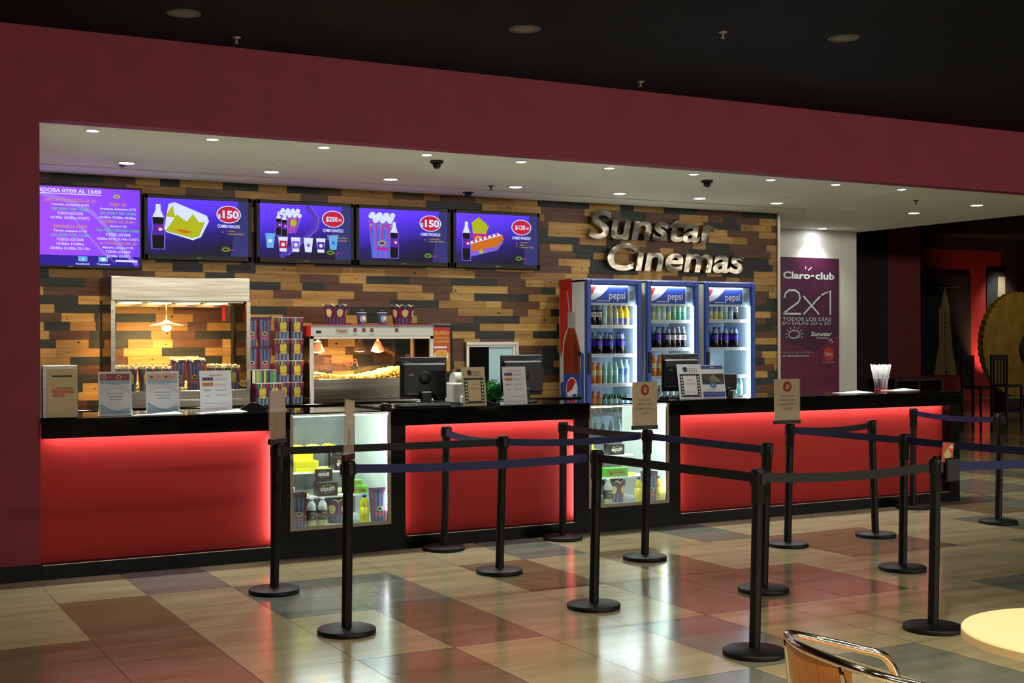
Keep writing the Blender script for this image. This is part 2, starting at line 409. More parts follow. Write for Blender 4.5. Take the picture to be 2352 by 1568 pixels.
for i, (x, y) in enumerate([(2.019, 1.57), (7.62, 1.55), (8.99, 2.01)]):
    a = MB(); a.lathe([(.0005, -.006), (.10, -.006), (.108, -.01), (.12, -.008), (.122, 0)], 32, OFFW, cap=False)
    tag(a.build('ceiling_speaker', None, (x, y, CZ)), 'flush white round speaker on the white ceiling, ' + ['leftmost of three', 'middle of three', 'rightmost of three'][i], 'speaker', 'ceiling speakers')

# ------------------------------------------------------------------ COUNTER
CT, LIP = 1.075, .945
ct = thing('service_counter', 'long black service counter with red panels lit from behind their edges', 'counter', (0, 0, 0))
for x0, x1 in ((0, 1.728), (2.532, 4.299), (5.11, 8.62)):
    a = MB(); a.bbox(x0 + .002, x1, -.035, .74, CT - .03, CT, BGLOSS, .003); a.build('worktop', ct)
    a = MB(); a.box(x0 + .002, x1, -.03, -.012, LIP, CT - .03, BGLOSS); a.box(x0 + .002, x1, -.012, .0, LIP + .012, CT - .03, BGLOSS); a.build('front_lip', ct)
for x0, x1, x2, x3 in ((1.592, 1.728, 1.68, 1.728), (2.532, 2.651, 2.532, 2.58), (4.172, 4.299, 4.25, 4.299), (5.11, 5.229, 5.11, 5.16), (8.468, 8.6, 8.468, 8.6)):
    a = MB(); a.box(x0, x1, -.012, .02, .1, LIP + .012, BSIDE); a.box(x2, x3, .02, .7, .1, CT - .03, BGLOSS); a.build('frame', ct)
for x0, x1 in ((1.728, 2.532), (4.299, 5.11)): a = MB(); a.box(x0, x1, -.012, .02, .1, .198, BSIDE); a.build('frame', ct)
a = MB(); a.box(.002, 8.6, -.014, .66, 0, .1, BSIDE)
for x0, x1 in ((.01, 1.58), (2.66, 4.16), (5.235, 8.46)): a.box(x0, x1, -.017, -.014, .096, .1, ALU)
a.build('plinth', ct)
for x0, x1 in ((.002, 1.67), (2.585, 4.24), (5.165, 8.466)):
    a = MB(); a.box(x0, x1, .085, .1, .1, CT - .03, REDP); a.build('red_panel', ct)
LEDS = E_('#fff0f4', 15); LEDV = E_('#fff0f4', 18)
def led(x0, x1, y0, y1, z0, z1, m=LEDS): a = MB(); a.box(x0, x1, y0, y1, z0, z1, m); a.build('led_strip', ct)
led(.05, 1.56, .03, .045, LIP + .016, LIP + .022)
led(2.68, 4.15, .03, .045, LIP + .016, LIP + .022)
led(5.25, 8.44, .03, .045, LIP + .016, LIP + .022)
led(1.622, 1.628, .045, .055, .14, .90, LEDV)
led(4.222, 4.228, .045, .055, .14, .90, LEDV)
led(5.216, 5.222, .045, .055, .14, .90, LEDS)
led(2.64, 2.646, .045, .055, .14, .90, E_('#ffe6ea', 8))

# display cases set into the counter
BEIGE = M('#8d8270', .45, .4, name='beige_metal_frame'); CWHITE = M('#e4eeea', .5, name='white_laminate'); CGREY = noise_mat('grey_laminate', '#5d625e', '#6a6e69', (8, 8, 8), .35)
def display_case(x0, x1, lb, back):
    t = thing('display_case', lb, 'display case', (x0, 0, 0))
    wd = x1 - x0
    a = MB(); f = .026
    a.box(0.001, f, -.016, .004, .2, 1.05, BEIGE); a.box(wd - f, wd - .001, -.016, .004, .2, 1.05, BEIGE); a.box(f, wd - f, -.016, .004, .2, .225, BEIGE)
    a.box(f, wd - f, -.014, .002, 1.042, 1.05, ALU); a.build('frame', t)
    a = MB(); a.box(f, wd - f, -.006, -.001, .225, 1.042, GLASS); a.build('front_glass', t)
    a = MB(); a.box(.001, wd - .001, -.03, .72, 1.055, 1.063, GLASS); a.build('top_glass', t)
    a = MB(); a.box(.001, .012, .006, .7, .2, 1.05, CWHITE); a.box(wd - .012, wd - .001, .006, .7, .2, 1.05, CWHITE)
    a.box(.012, wd - .012, .006, .7, .2, .206, CWHITE)
    if back: a.box(.012, wd - .012, .7, .71, .2, 1.05, CGREY)
    else: a.box(.012, wd - .012, .7, .71, .2, .6, CGREY)
    a.build('carcass', t)
    if not back:
        a = MB(); a.box(.012, wd - .012, .702, .707, .6, 1.05, GLASS); a.build('rear_glass', t)
    for k, (zz, sw) in enumerate(((.60, .56), (.425, .68)) if back else ((.605, .6), (.43, .7))):
        a = MB(); a.box(.014, sw * wd / .8, .235 if k == 0 else .115, .62, zz - .012, zz, WHT); a.build('shelf', t)
    a = MB(); a.box(f, wd - f, .006, .014, 1.034, 1.038, E_('#eafff8', 80)); a.build('led_strip', t)
    a = MB(); a.box(wd - .022, wd - .014, .012, .02, .3, 1.0, E_('#eafff8', 16)); a.build('led_strip', t)
    return t
display_case(1.73, 2.531, 'lit glass snack case in the counter beneath the popcorn machine', True)
display_case(4.30, 5.109, 'lit glass snack case in the counter in front of the left drinks fridge', False)

# back worktop
BW = 1.02
a = MB(); t = thing('back_counter', 'low black worktop along the timber wall behind the counter', 'counter', (0, 2.05, 0))
a.bbox(.03, 5.5, 0, .72, BW - .04, BW, BGLOSS, .003); a.build('worktop', t)
a = MB(); a.box(.03, 5.5, .03, .7, 0, BW - .04, M('#1b1a18', .6, name='dark_cabinet')); a.build('cabinet', t)

# ------------------------------------------------------------------ SCREENS
SC = .36
VW = E_('#cfd8ff', 1.1 * SC); VY = E_('#e8c84a', .8 * SC); VG = E_('#4fe08a', .8 * SC); VO = E_('#f0a830', .8 * SC)
SRED = E_('#d01838', .85 * SC); SPNK = E_('#d020a0', .8 * SC); SBLU = E_('#2878e0', .9 * SC); SDK = E_('#14102a', .2); SCY = E_('#6ab4f0', .9 * SC)
SYE = E_('#c8d010', .75 * SC); SLAV = E_('#8a6af0', .8 * SC); SPU = E_('#5a2ac0', .7 * SC); SBR = E_('#7a1c20', .25); SGLD = E_('#b8a018', .9 * SC); SBK = E_('#08040c', .15)
SOR = E_('#e07818', .8 * SC); SGRN = E_('#80c818', .8 * SC)
def tv(name, lb, x0, x1, z0, z1, bez, mat):
    t = thing(name, lb, 'screen', ((x0 + x1) / 2, 2.70, (z0 + z1) / 2), 0, 'screens on the timber wall')
    w_, h_ = (x1 - x0) / 2, (z1 - z0) / 2
    a = MB(); a.bbox(-w_, w_, .0, .055, -h_, h_, BPLAS, .006); b0 = bez; bb = bez * 1.35
    a.box(-w_ + .01, w_ - .01, -.006, .0, h_ - b0, h_ - .006, BPLAS); a.box(-w_ + .01, w_ - .01, -.006, 0, -h_ + .006, -h_ + bb, BPLAS)
    a.box(-w_ + .006, -w_ + b0, -.006, 0, -h_ + .006, h_ - .006, BPLAS); a.box(w_ - b0, w_ - .006, -.006, 0, -h_ + .006, h_ - .006, BPLAS)
    a.box(-.022, .022, -.0075, -.006, -h_ + bb * .45, -h_ + bb * .45 + .008, GREY)
    a.build('housing', t)
    m = MB(); m.box(-.12, .12, .055, .072, -.1, .1, BPLAS); m.build('wall_bracket', t)
    s = MB(); s.box(-w_ + b0, w_ - b0, -.002, .001, -h_ + bb, h_ - b0, mat)
    A = Art(s, (-w_ + b0, -.0022, -h_ + bb), (2 * (w_ - b0), 0, 0), (0, 0, 2 * h_ - b0 - bb), (0, -1, 0), .0005)
    return t, s, A
def sun_logo(A, cu, cv, s, mat, k=3, sw=.016, word=None, wm=None, asp=None):
    """swirl eye with rays"""
    q = asp or A.V.length / A.U.length
    pts = []
    for i in range(30):
        th = -.9 + i / 29 * 2 * PI * 1.12; rad = 1 - .38 * max(0, (i - 20) / 9)
        pts.append((cu + s * 1.25 * q * rad * math.cos(th), cv + s * .72 * rad * math.sin(th)))
    A.stroke(pts, sw, mat, k)
    for i in range(9):
        th = PI * (1.12 - i / 8 * 1.24)
        A.stroke([(cu + s * 1.6 * q * math.cos(th), cv + s * 1.05 * math.sin(th)), (cu + s * 2.0 * q * math.cos(th), cv + s * 1.45 * math.sin(th))], sw * .7, mat, k)
    if word: A.text(word, cu + s * 3.2 * q, cv + s * .1, s * .75, wm, k, .02, .2, w=s * 3.2 * q)
def cola(A, cu, v0, hgt, wid, k=3):
    """bottle picture on a screen"""
    o = [(-.5, 0), (.5, 0), (.52, .3), (.44, .5), (.5, .68), (.22, .86), (.2, 1), (-.2, 1), (-.22, .86), (-.5, .68), (-.44, .5), (-.52, .3)]
    A.poly([(cu + x * wid * 1.22, v0 - .01 + y * (hgt + .02)) for x, y in o], SLAV, k)
    A.poly([(cu + x * wid, v0 + y * hgt) for x, y in o], SBK, k + 1)
    A.poly([(cu + x * wid * .98, v0 + hgt * y) for x, y in [(-.5, .7), (.5, .7), (.22, .86), (.2, .99), (-.2, .99), (-.22, .86)]], VW, k + 2)
    A.rect(cu - wid * .46, cu + wid * .46, v0 + hgt * .3, v0 + hgt * .55, SPU, k + 2)
    A.ell(cu + wid * .15, v0 + hgt * .45, wid * .24, hgt * .055, SRED, k + 3); A.ell(cu + wid * .2, v0 + hgt * .43, wid * .17, hgt * .03, VW, k + 4)
# showtimes screen
mt = screen_mat('showtimes_backdrop', [(0, '#9a48f0'), (.45, '#7c3cf4'), (.75, '#5a3ad0'), (1, '#2c2470')], (.85, 0, -.1), .40)
t, s, A = tv('showtimes_screen', 'large purple showtimes screen partly hidden behind the red pillar', .03, 1.27, 2.235, 2.965, .018, mt)
A.rect(0, 1, 0, .13, E_('#2c18a0', .3), 1)
A.stroke([(.3, .9), (.5, .82), (.66, .68), (.76, .5), (.84, .3), (.92, .12), (1.0 - .02, .02)], .05, E_('#a078f8', .36), 1)
A.stroke([(.5, .65), (.62, .4), (.72, .2), (.82, .04)], .025, E_('#a078f8', .34), 1)
A.text('SUNSTAR  CORDOBA 07/09 AL 13/09', .36, .95, .045, VW, 3, .03, 0, w=.72)
A.rect(.04, .72, .905, .915, VW, 2)
def lines(cx, v, L):
    for tx, mt_, wd_, hh in L:
        if tx: A.text(tx, cx, v, hh, mt_, 3, .02, 0, w=wd_)
        v -= .0555
lines(.50, .83, [('CAPITAN CALZONCILLOS 3D', VO, .36, .035), ('Comedia, Animacion (ATP)', VW, .26, .028), ('SAB, DOM Y FER: 13:45hs', VG, .26, .032), ('TODOS LOS DIAS', VW, .18, .034), ('16:30hs 18:45hs (CAST)', VW, .27, .032), ('', VW, 0, 0),
                 ('ANNABELLE (SUBT)', VO, .24, .036), ('Terror, suspenso (+13)', VW, .23, .028), ('SAB, DOM Y FER: 13:30hs', VG, .27, .032), ('TODOS LOS DIAS', VW, .19, .034), ('15:40hs 17:50hs', VW, .19, .03), ('20:00hs 21:00hs 22:15hs', VW, .28, .03)])
lines(.84, .80, [('OZZY 2D', VO, .12, .036), ('Aventuras, Animacion (ATP)', VW, .26, .028), ('SAB, DOM Y FER: 13:45hs', VG, .26, .032), ('15:45hs 17:50hs 20:00hs', VW, .26, .03), ('ATOMICA 2D (SUBT)', VO, .25, .034), ('Accion (+16)', VW, .12, .028), ('SAB, DOM Y FERIADOS 13:45hs', VG, .31, .03),
                 ('TODOS LOS DIAS', VW, .18, .034), ('18:20hs 22:10 23:15hs (CAST)', VW, .3, .03), ('LA TORRE OSCURA 2D', VO, .27, .034), ('Misterio, Drama (+13)', VW, .22, .028), ('TODOS LOS DIAS', VW, .18, .03), ('22:00hs (SUBT)', VW, .17, .03)])
lines(.14, .83, [('EMOJI 3D', VO, .16, .035), ('Animacion (ATP)', VW, .2, .028), ('13:30hs', VG, .1, .032), ('TODOS LOS DIAS', VW, .2, .034), ('15:30hs 17:30hs', VW, .22, .032), ('', VW, 0, 0), ('DUNKERQUE 2D', VO, .24, .036), ('Drama (+13)', VW, .16, .028)])
A.rect(.555, .62, .055, .12, SCY, 2); A.text('f', .59, .087, .04, VW, 3, .04)
A.rect(.70, .765, .055, .12, SCY, 2); A.ell(.732, .087, .02, .022, VW, 3)
A.text('Facebook', .588, .026, .022, VW, 3, .02, 0, w=.1); A.text('Twitter', .735, .026, .022, VW, 3, .02, 0, w=.1)
A.rect(.82, .98, .06, .085, VW, 2)
sun_logo(A, .83, .90, .024, SYE, 3, .012, 'Sunstar', SPNK)
s.build('screen', t)
# menu screens
MG = [(0, '#0a0612'), (.25, '#150b38'), (.55, '#3c1c98'), (.85, '#5a28cc'), (1, '#6a34e8')]
def menu(lb, x0, x1, price, title, lns, cents='', hot='#301888'):
    mt = screen_mat('menu_backdrop', [(0, '#05030c'), (.2, '#0c0624'), (.40, '#190c58'), (.56, '#321a9c'), (.75, '#4a2acc'), (1, '#5c34e8')], (-.25, 0, 1.35), .56)
    # shift ramp so the panel centre falls mid way
    nt = mt.node_tree; d = [n for n in nt.nodes if n.type == 'VECT_MATH'][0]; r = [n for n in nt.nodes if n.type == 'VALTORGB'][0]
    ad = nt.nodes.new('ShaderNodeMath'); ad.inputs[1].default_value = .5; nt.links.new(d.outputs['Value'], ad.inputs[0]); nt.links.new(ad.outputs[0], r.inputs[0])
    t, s, A = tv('menu_screen', lb, x0, x1, 2.330, 2.925, .036, mt)
    A.poly([(.82, 0), (1, 0), (1, 1), (.9, 1)], E_('#3a3c86', .25), 1)
    A.ell(.80, .76, .125, .16, VW, 2); A.ell(.80, .76, .115, .145, SRED, 3)
    if cents: A.text('$' + price, .785, .76, .085, VW, 4, .03, 0, w=.13); A.text(cents, .875, .745, .045, VW, 4, .02, 0, w=.04)
    else: A.text('$', .705, .73, .07, VW, 4, .03); A.text(price, .82, .76, .13, VW, 4, .04, 0, w=.165)
    A.text(title, .80, .545, .055, VW, 3, .03, 0, w=.23)
    v = .46
    for i, l in enumerate(lns):
        A.text(l, .78, v, .032, SGLD, 3, .02, 0, align='l', w=min(.18, .012 * len(l))); v -= .05
        if i < len(lns) - 1: A.text('+', .74, v + .025, .04, SGLD, 3, .04)
    sun_logo(A, .77, .12, .042, SGRN, 3, .014, 'Sunstar', SPNK)
    return t, s, A
t, s, A = menu('menu screen showing a nacho combo, first of the four smaller screens', 1.284, 2.284, '150', 'COMBO NACHO', ['1 nacho', '1 gaseosa 500cc'])
A.poly([(.16, .46), (.2, .9), (.26, .94), (.58, .72), (.6, .62), (.52, .33), (.44, .27), (.18, .4)], VW, 2)
A.poly([(.17, .42), (.43, .31), (.5, .34), (.56, .6), (.2, .5)], SYE, 3); A.poly([(.19, .46), (.28, .72), (.38, .6), (.44, .74), (.5, .6), (.55, .6), (.48, .36), (.4, .34)], SYE, 4)
A.poly([(.17, .68), (.24, .88), (.27, .66)], SYE, 4); A.poly([(.25, .45), (.34, .46), (.44, .42), (.36, .38)], SOR, 5)
cola(A, .1, .1, .8, .11, 6); s.build('screen', t)
t, s, A = menu('menu screen showing a popcorn bucket combo above six souvenir cups', 2.323, 3.306, '250', 'COMBO FANATICO', ['1 balde', '2 gaseosas 500cc', '2 vasos a eleccion'], '.00', '#401890')
A.stroke([(.5, .98), (.6, .8), (.6, .6), (.5, .4), (.36, .22), (.22, .02)], .1, E_('#5838c0', .3), 1); A.stroke([(.55, .98), (.64, .78), (.62, .55), (.5, .36), (.3, .05)], .02, SLAV, 2)
A.poly([(.2, .78), (.45, .78), (.39, .48), (.24, .44)], SLAV, 2); 
for k in range(4): A.poly([(.27 + .045 * k, .8), (.29 + .045 * k, .8), (.28 + .035 * k, .46), (.265 + .035 * k, .46)], SPNK, 3)
for k in range(12): A.ell(.23 + .018 * k, .84 + .05 * math.sin(k * 2.1), .024, .045, VW, 4, 10)
A.ell(.36, .66, .035, .07, SYE, 4)
cola(A, .2, .42, .44, .055, 5); cola(A, .262, .4, .44, .055, 5)
for k in range(6):
    cx = .11 + k * .138; cy = .12 + (.06 if k in (0, 5) else 0)
    A.poly([(cx - .052, cy + .27), (cx + .052, cy + .27), (cx + .036, cy), (cx - .036, cy)], [SCY, VW, VW, VW, VW, SCY][k], 4)
    A.rect(cx - .04, cx + .04, cy + .06, cy + .2, [SCY, SRED, SLAV, VW, SPU, SCY][k], 5); A.ell(cx, cy + .13, .02, .035, [VW, VW, VW, SLAV, VW, SBLU][k], 6)
s.build('screen', t)
t, s, A = menu('menu screen showing a striped popcorn box and bottle combo', 3.322, 4.349, '150', 'COMBO POCHOCLO', ['1 pochoclo', '1 gaseosa 500cc'])
A.poly([(.1, .78), (.38, .78), (.34, .05), (.14, .05)], SLAV, 2)
for k in range(4): A.poly([(.13 + .07 * k, .6), (.16 + .07 * k, .6), (.155 + .055 * k, .06), (.138 + .055 * k, .06)], SBLU, 3)
for k in range(4): A.poly([(.115 + .07 * k, .76), (.13 + .07 * k, .76), (.145 + .055 * k, .3), (.135 + .055 * k, .3)], SPNK, 3)
for k in range(5): A.ell(.13 + .055 * k, .68, .012, .02, [SYE, SBLU, SGRN, SRED, SYE][k], 4, 8)
A.ell(.25, .34, .045, .05, SYE, 4); A.ell(.25, .34, .03, .03, SPU, 5); A.rect(.19, .32, .2, .26, SPNK, 4)
for k in range(16): A.ell(.13 + .016 * k, .83 + .06 * math.sin(k * 1.3 + .4), .03, .05, VW, 5, 10)
cola(A, .385, .06, .7, .085, 6); s.build('screen', t)
t, s, A = menu('menu screen showing a hot dog, chips and bottle combo, rightmost screen', 4.374, 5.391, '120', 'COMBO PANCHO', ['1 pancho', 'papas', '1 gaseosa 500cc'], '.00')
A.poly([(.19, .62), (.38, .66), (.36, .42), (.2, .4)], SPNK, 2); A.ell(.27, .5, .05, .06, VO, 3)
for k in range(9): A.poly([(.2 + .018 * k, .6), (.215 + .018 * k, .6), (.205 + .023 * k + .01, .93 - .03 * abs(k - 3)), (.185 + .023 * k, .92 - .03 * abs(k - 3))], SYE, 4)
A.poly([(.1, .1), (.5, .28), (.58, .46), (.14, .3)], SLAV, 3); A.ell(.3, .24, .03, .04, SYE, 4)
A.poly([(.14, .28), (.2, .24), (.5, .36), (.58, .5), (.56, .6), (.5, .62), (.16, .4)], SOR, 5); A.poly([(.16, .38), (.5, .56), (.55, .58), (.5, .63), (.18, .45)], VW, 6)
for k in range(6): A.poly([(.2 + .055 * k, .42 + .03 * k), (.225 + .055 * k, .42 + .03 * k), (.215 + .055 * k, .49 + .028 * k), (.195 + .055 * k, .47 + .028 * k)], SRED, 7)
cola(A, .12, .06, .78, .09, 8); s.build('screen', t)

# ------------------------------------------------------------------ steel sign lettering
SIGN = noise_mat('mirror_steel', '#4c4942', '#6e6a60', (4, 4, 4), .14, metal=1., bump=1.0, detail=1.5)
def sign(word, x0, x1, base, cap, lb):
    V, F, a0, a1, b0, b1 = text_geo(word, .022, .16, 6)
    t = thing('wall_sign', lb, 'sign', ((x0 + x1) / 2, YB - .1, base), 0)
    sx = (x1 - x0) / (a1 - a0); sz = cap / .715
    par = list(range(len(V)))
    def fd(i):
        while par[i] != i: par[i] = par[par[i]]; i = par[i]
        return i
    for f in F:
        for i in f[1:]: par[fd(i)] = fd(f[0])
    isl = {}
    for f in F: isl.setdefault(fd(f[0]), []).append(f)
    cx = (a0 + a1) / 2
    for k, fs in isl.items():
        ids = sorted({i for f in fs for i in f}); mp = {j: n for n, j in enumerate(ids)}; n = len(ids)
        fr = [((V[i][0] - cx) * sx, 0, V[i][1] * sz) for i in ids]; bk = [(x, .06, z) for x, y, z in fr]
        faces = [tuple(mp[i] for i in f) for f in fs]; bf = [tuple(n + i for i in reversed(f)) for f in faces]
        cnt = {}
        for f in faces:
            for i in range(len(f)): e = (f[i], f[(i + 1) % len(f)]); cnt[e] = 1
        side = [(b, a, n + a, n + b) for (a, b) in cnt if (b, a) not in cnt]
        m = MB(); m.add(fr + bk, faces + bf, SIGN); m.add(fr + bk, side, STEEL)
        xs = [p[0] for p in fr]; zs = [p[2] for p in fr]; xm = sum(xs) / n
        # stand-off pins into the timber
        for q in (min(fr, key=lambda p: p[2] + abs(p[0] - xm) * .1), max(fr, key=lambda p: p[2] - abs(p[0] - xm) * .1)):
            pz = q[2] + (.012 if q[2] < (min(zs) + max(zs)) / 2 else -.012)
            m.box(q[0] - .005, q[0] + .005, .055, .1, pz - .005, pz + .005, STEEL)
        m.build('letter', t)
    return t
sign('Sunstar', 5.99, 7.72, 2.695, .30, 'mirror steel lettering reading Sunstar fixed on the timber wall')
sign('C\u0131nemas', 6.225, 8.085, 2.36, .29, 'mirror steel lettering reading Cinemas just above the fridges')

# ------------------------------------------------------------------ popcorn packaging
PCM = noise_mat('popcorn_puff', '#e8dcb0', '#f6efd2', (60, 60, 60), .8)
PCY = noise_mat('buttered_popcorn', '#c89a38', '#f3dc8c', (45, 45, 45), .8)
_ico = None
def puffs(mb, n, fn, r0, r1, mat, rg):
    """scatter little lumpy puffs: fn(rng)->point"""
    P = (1 + 5 ** .5) / 2
    iv = [Vector(p).normalized() for p in [(-1, P, 0), (1, P, 0), (-1, -P, 0), (1, -P, 0), (0, -1, P), (0, 1, P), (0, -1, -P), (0, 1, -P), (P, 0, -1), (P, 0, 1), (-P, 0, -1), (-P, 0, 1)]]
    fc = [(0, 11, 5), (0, 5, 1), (0, 1, 7), (0, 7, 10), (0, 10, 11), (1, 5, 9), (5, 11, 4), (11, 10, 2), (10, 7, 6), (7, 1, 8), (3, 9, 4), (3, 4, 2), (3, 2, 6), (3, 6, 8), (3, 8, 9), (4, 9, 5), (2, 4, 11), (6, 2, 10), (8, 6, 7), (9, 8, 1)]
    for _ in range(n):
        c = Vector(fn(rg)); r = rg.uniform(r0, r1)
        mb.add([tuple(c + v * r * rg.uniform(.65, 1.25)) for v in iv], fc, mat, True)
def frustum_side(mb, w0, w1, d0, d1, h, nstrip, mats, z0=0):
    """four sided tapering carton, stripes run up each face"""
    cs = [((-1, -1), (1, -1)), ((1, -1), (1, 1)), ((1, 1), (-1, 1)), ((-1, 1), (-1, -1))]
    for (ax, ay), (bx, by) in cs:
        for k in range(nstrip):
            t0, t1 = k / nstrip, (k + 1) / nstrip
            f = lambda w, d, t, z: (((ax + (bx - ax) * t) * w / 2), ((ay + (by - ay) * t) * d / 2), z)
            mb.add([f(w0, d0, t0, z0), f(w0, d0, t1, z0), f(w1, d1, t1, z0 + h), f(w1, d1, t0, z0 + h)], [(0, 1, 2, 3)], mats[k % len(mats)])
def tall_box(filled=False, lit=None):
    t = thing('popcorn_box', '', 'popcorn box')
    m = MB(); h, w0, w1, d = .262, .088, .122, .085
    frustum_side(m, w0, w0 + (w1 - w0) * .86, d * .8, d * .97, h * .86, 7, [MAG, LBLUE, PURP, LBLUE, PURP, LBLUE, MAG])
    ww = w0 + (w1 - w0) * .86
    frustum_side(m, ww, w1, d * .97, d, h * .14, 1, [PURP], h * .86)
    m.poly([(-w0 / 2, -d * .4, .001), (w0 / 2, -d * .4, .001), (w0 / 2, d * .4, .001), (-w0 / 2, d * .4, .001)], PURP)
    # print on the two broad faces
    for s_ in (-1, 1):
        tx = Vector((0, s_ * .1 * d / h, 1)).normalized()
        A = Art(m, (-.06 * -s_ if 0 else (-.06 if s_ < 0 else .06), s_ * (d * .4 + .0006), 0), ((.12 if s_ < 0 else -.12), 0, 0), (0, s_ * d * .1, h), (0, s_, 0), .0005)
        for k in range(5): A.ell(.2 + .15 * k, .87 - .01 * (k % 2), .035, .022, [YEL, GRN, LBLUE, RED, YEL][k], 2, 5)
        A.ell(.5, .42, .22, .075, YEL, 2); A.ell(.5, .42, .15, .045, PURP, 3); A.rect(.24, .78, .25, .30, PINK, 2); A.rect(.36, .7, .2, .225, GREY, 2)
    m.build('carton', t)
    if filled:
        p = MB(); puffs(p, 70, lambda g: (g.uniform(-.058, .058), g.uniform(-.042, .042), h - .012 + g.random() * .034 * (1 - abs(g.uniform(-1, 1)))), .009, .015, PCM, rnd)
        o = p.build('popcorn', t); o['kind'] = 'stuff'
    return t
def short_box(filled=False):
    t = thing('popcorn_box', '', 'popcorn box')
    m = MB(); h, w0, w1, d = .19, .098, .124, .09
    frustum_side(m, w0, w0 + (w1 - w0) * .35, d * .85, d * .9, h * .35, 9, [PURP, LBLUE, GREY])
    frustum_side(m, w0 + (w1 - w0) * .35, w0 + (w1 - w0) * .8, d * .9, d * .97, h * .45, 5, [PURP, MAG, PURP, MAG, PURP], h * .35)
    frustum_side(m, w0 + (w1 - w0) * .8, w1, d * .97, d, h * .2, 9, [PURP, GRN, PURP, YEL, MAG, LBLUE, PURP, RED, MAG], h * .8)
    frustum_side(m, w1, w1 + .002, d, d + .002, .006, 1, [WHT], h)
    m.poly([(-w0 / 2, -d * .42, .001), (w0 / 2, -d * .42, .001), (w0 / 2, d * .42, .001), (-w0 / 2, d * .42, .001)], PURP)
    blob = [(.2, .7), (.28, .8), (.45, .76), (.6, .82), (.76, .76), (.8, .6), (.74, .5), (.8, .36), (.66, .3), (.42, .33), (.26, .3), (.24, .48)]
    for s_ in (-1, 1):
        A = Art(m, ((-.055 if s_ < 0 else .055), s_ * (d * .425 + .0008), 0), ((.11 if s_ < 0 else -.11), 0, 0), (0, s_ * d * .075, h), (0, s_, 0), .0006)
        A.poly(blob, YEL, 2); A.stroke([(.25, .4), (.5, .43), (.8, .5)], .03, ORG, 3)
    m.build('carton', t)
    if filled:
        p = MB(); puffs(p, 70, lambda g: (g.uniform(-.06, .06), g.uniform(-.044, .044), h - .008 + g.random() * .034), .009, .015, PCM, rnd)
        o = p.build('popcorn', t); o['kind'] = 'stuff'
    return t
def bucket(r0=.083, r1=.118, h=.2):
    t = thing('popcorn_bucket', '', 'popcorn bucket')
    m = MB(); n = 48
    for k, (za, zb, mats) in enumerate(((0, .35, [PURP, LBLUE, PURP]), (.35, .92, [PURP, PURP, MAG]))):
        for i in range(n):
            a, b = 2 * PI * i / n, 2 * PI * (i + 1) / n; ra, rb = r0 + (r1 - r0) * za, r0 + (r1 - r0) * zb
            zt = lambda q: zb * h + (abs(math.sin(q * 6)) * .018 if k else 0)
            m.add([(ra * math.cos(a), ra * math.sin(a), za * h), (ra * math.cos(b), ra * math.sin(b), za * h), (rb * math.cos(b), rb * math.sin(b), zt(b)), (rb * math.cos(a), rb * math.sin(a), zt(a))], [(0, 1, 2, 3)], mats[i % 3])
            if k:
                c_ = [YEL, LBLUE, GRN, WHT][(i // 2) % 4]; e = 1.004
                m.add([(rb * e * math.cos(a), rb * e * math.sin(a), zt(a) - .012), (rb * e * math.cos(b), rb * e * math.sin(b), zt(b) - .012), (rb * e * math.cos(b), rb * e * math.sin(b), zt(b) + .002), (rb * e * math.cos(a), rb * e * math.sin(a), zt(a) + .002)], [(0, 1, 2, 3)], c_)
    m.poly([(r0 * math.cos(2 * PI * i / n), r0 * math.sin(2 * PI * i / n), .001) for i in range(n)], PURP)
    for j in range(6):
        ang = -PI / 2 + j * PI / 3
        for q0 in range(6):
            pass
        pts = []
        for i in range(14):
            th = 2 * PI * i / 14; du = .3 * math.cos(th) * (1 + .12 * math.sin(3 * th)); v = .58 + .19 * math.sin(th)
            rr_ = (r0 + (r1 - r0) * v) * 1.006; aa = ang + du
            pts.append((rr_ * math.cos(aa), rr_ * math.sin(aa), v * h))
        cc = tuple(sum(p[i] for p in pts) / 14 * (1.03 if i < 2 else 1) for i in range(3))
        m.add(pts + [cc], [(i, (i + 1) % 14, 14) for i in range(14)], M('#dcd890', .5, name='pale_yellow_print'))
    m.build('tub', t)
    return t
def place(proto, state, loc, label, rotz=0, group=None):
    """first use moves the original, later uses copy it"""
    if not state.get(proto.name):
        state[proto.name] = 1; proto.location = loc; proto['label'] = label; proto.rotation_euler = (0, 0, rotz)
        if group: proto['group'] = group
        return proto
    return dup(proto, loc, label, rotz, group)
ST = {}
tallE, shortE, tallF, shortF = tall_box(), short_box(), tall_box(True), short_box(True)
tiers = ['bottom', 'second', 'third', 'top']
for c_ in range(2):
    for r_ in range(3):
        place(tallE, ST, (2.155 + .125 * c_, 2.34, BW + .001 + r_ * .2635), 'tall blue striped popcorn box, %s tier of the %s tall stack by the warmer' % (['bottom', 'middle', 'top'][r_], ['left', 'right'][c_]), 0, 'stacked tall popcorn boxes')
for c_ in range(2):
    for r_ in range(4):
        place(shortE, ST, (2.425 + .131 * c_, 2.26, BW + .001 + r_ * .1975), 'short popcorn box with yellow blob, %s tier of the %s stack beside the popper' % (tiers[r_], ['left', 'right'][c_]), 0, 'stacked short popcorn boxes')
for k in range(2):
    place(shortE, ST, (2.185 + .115 * k, 2.115, BW + .001), 'short popcorn box standing low in front of the tall blue stacks, %s of two' % ['left', 'right'][k], 0, 'low popcorn boxes')
fcols = [WHT, YEL, M('#4a8f96', .5, name='teal_print'), YEL, PURP, GRN, M('#4a8f96', .5, name='teal_print'), YEL]
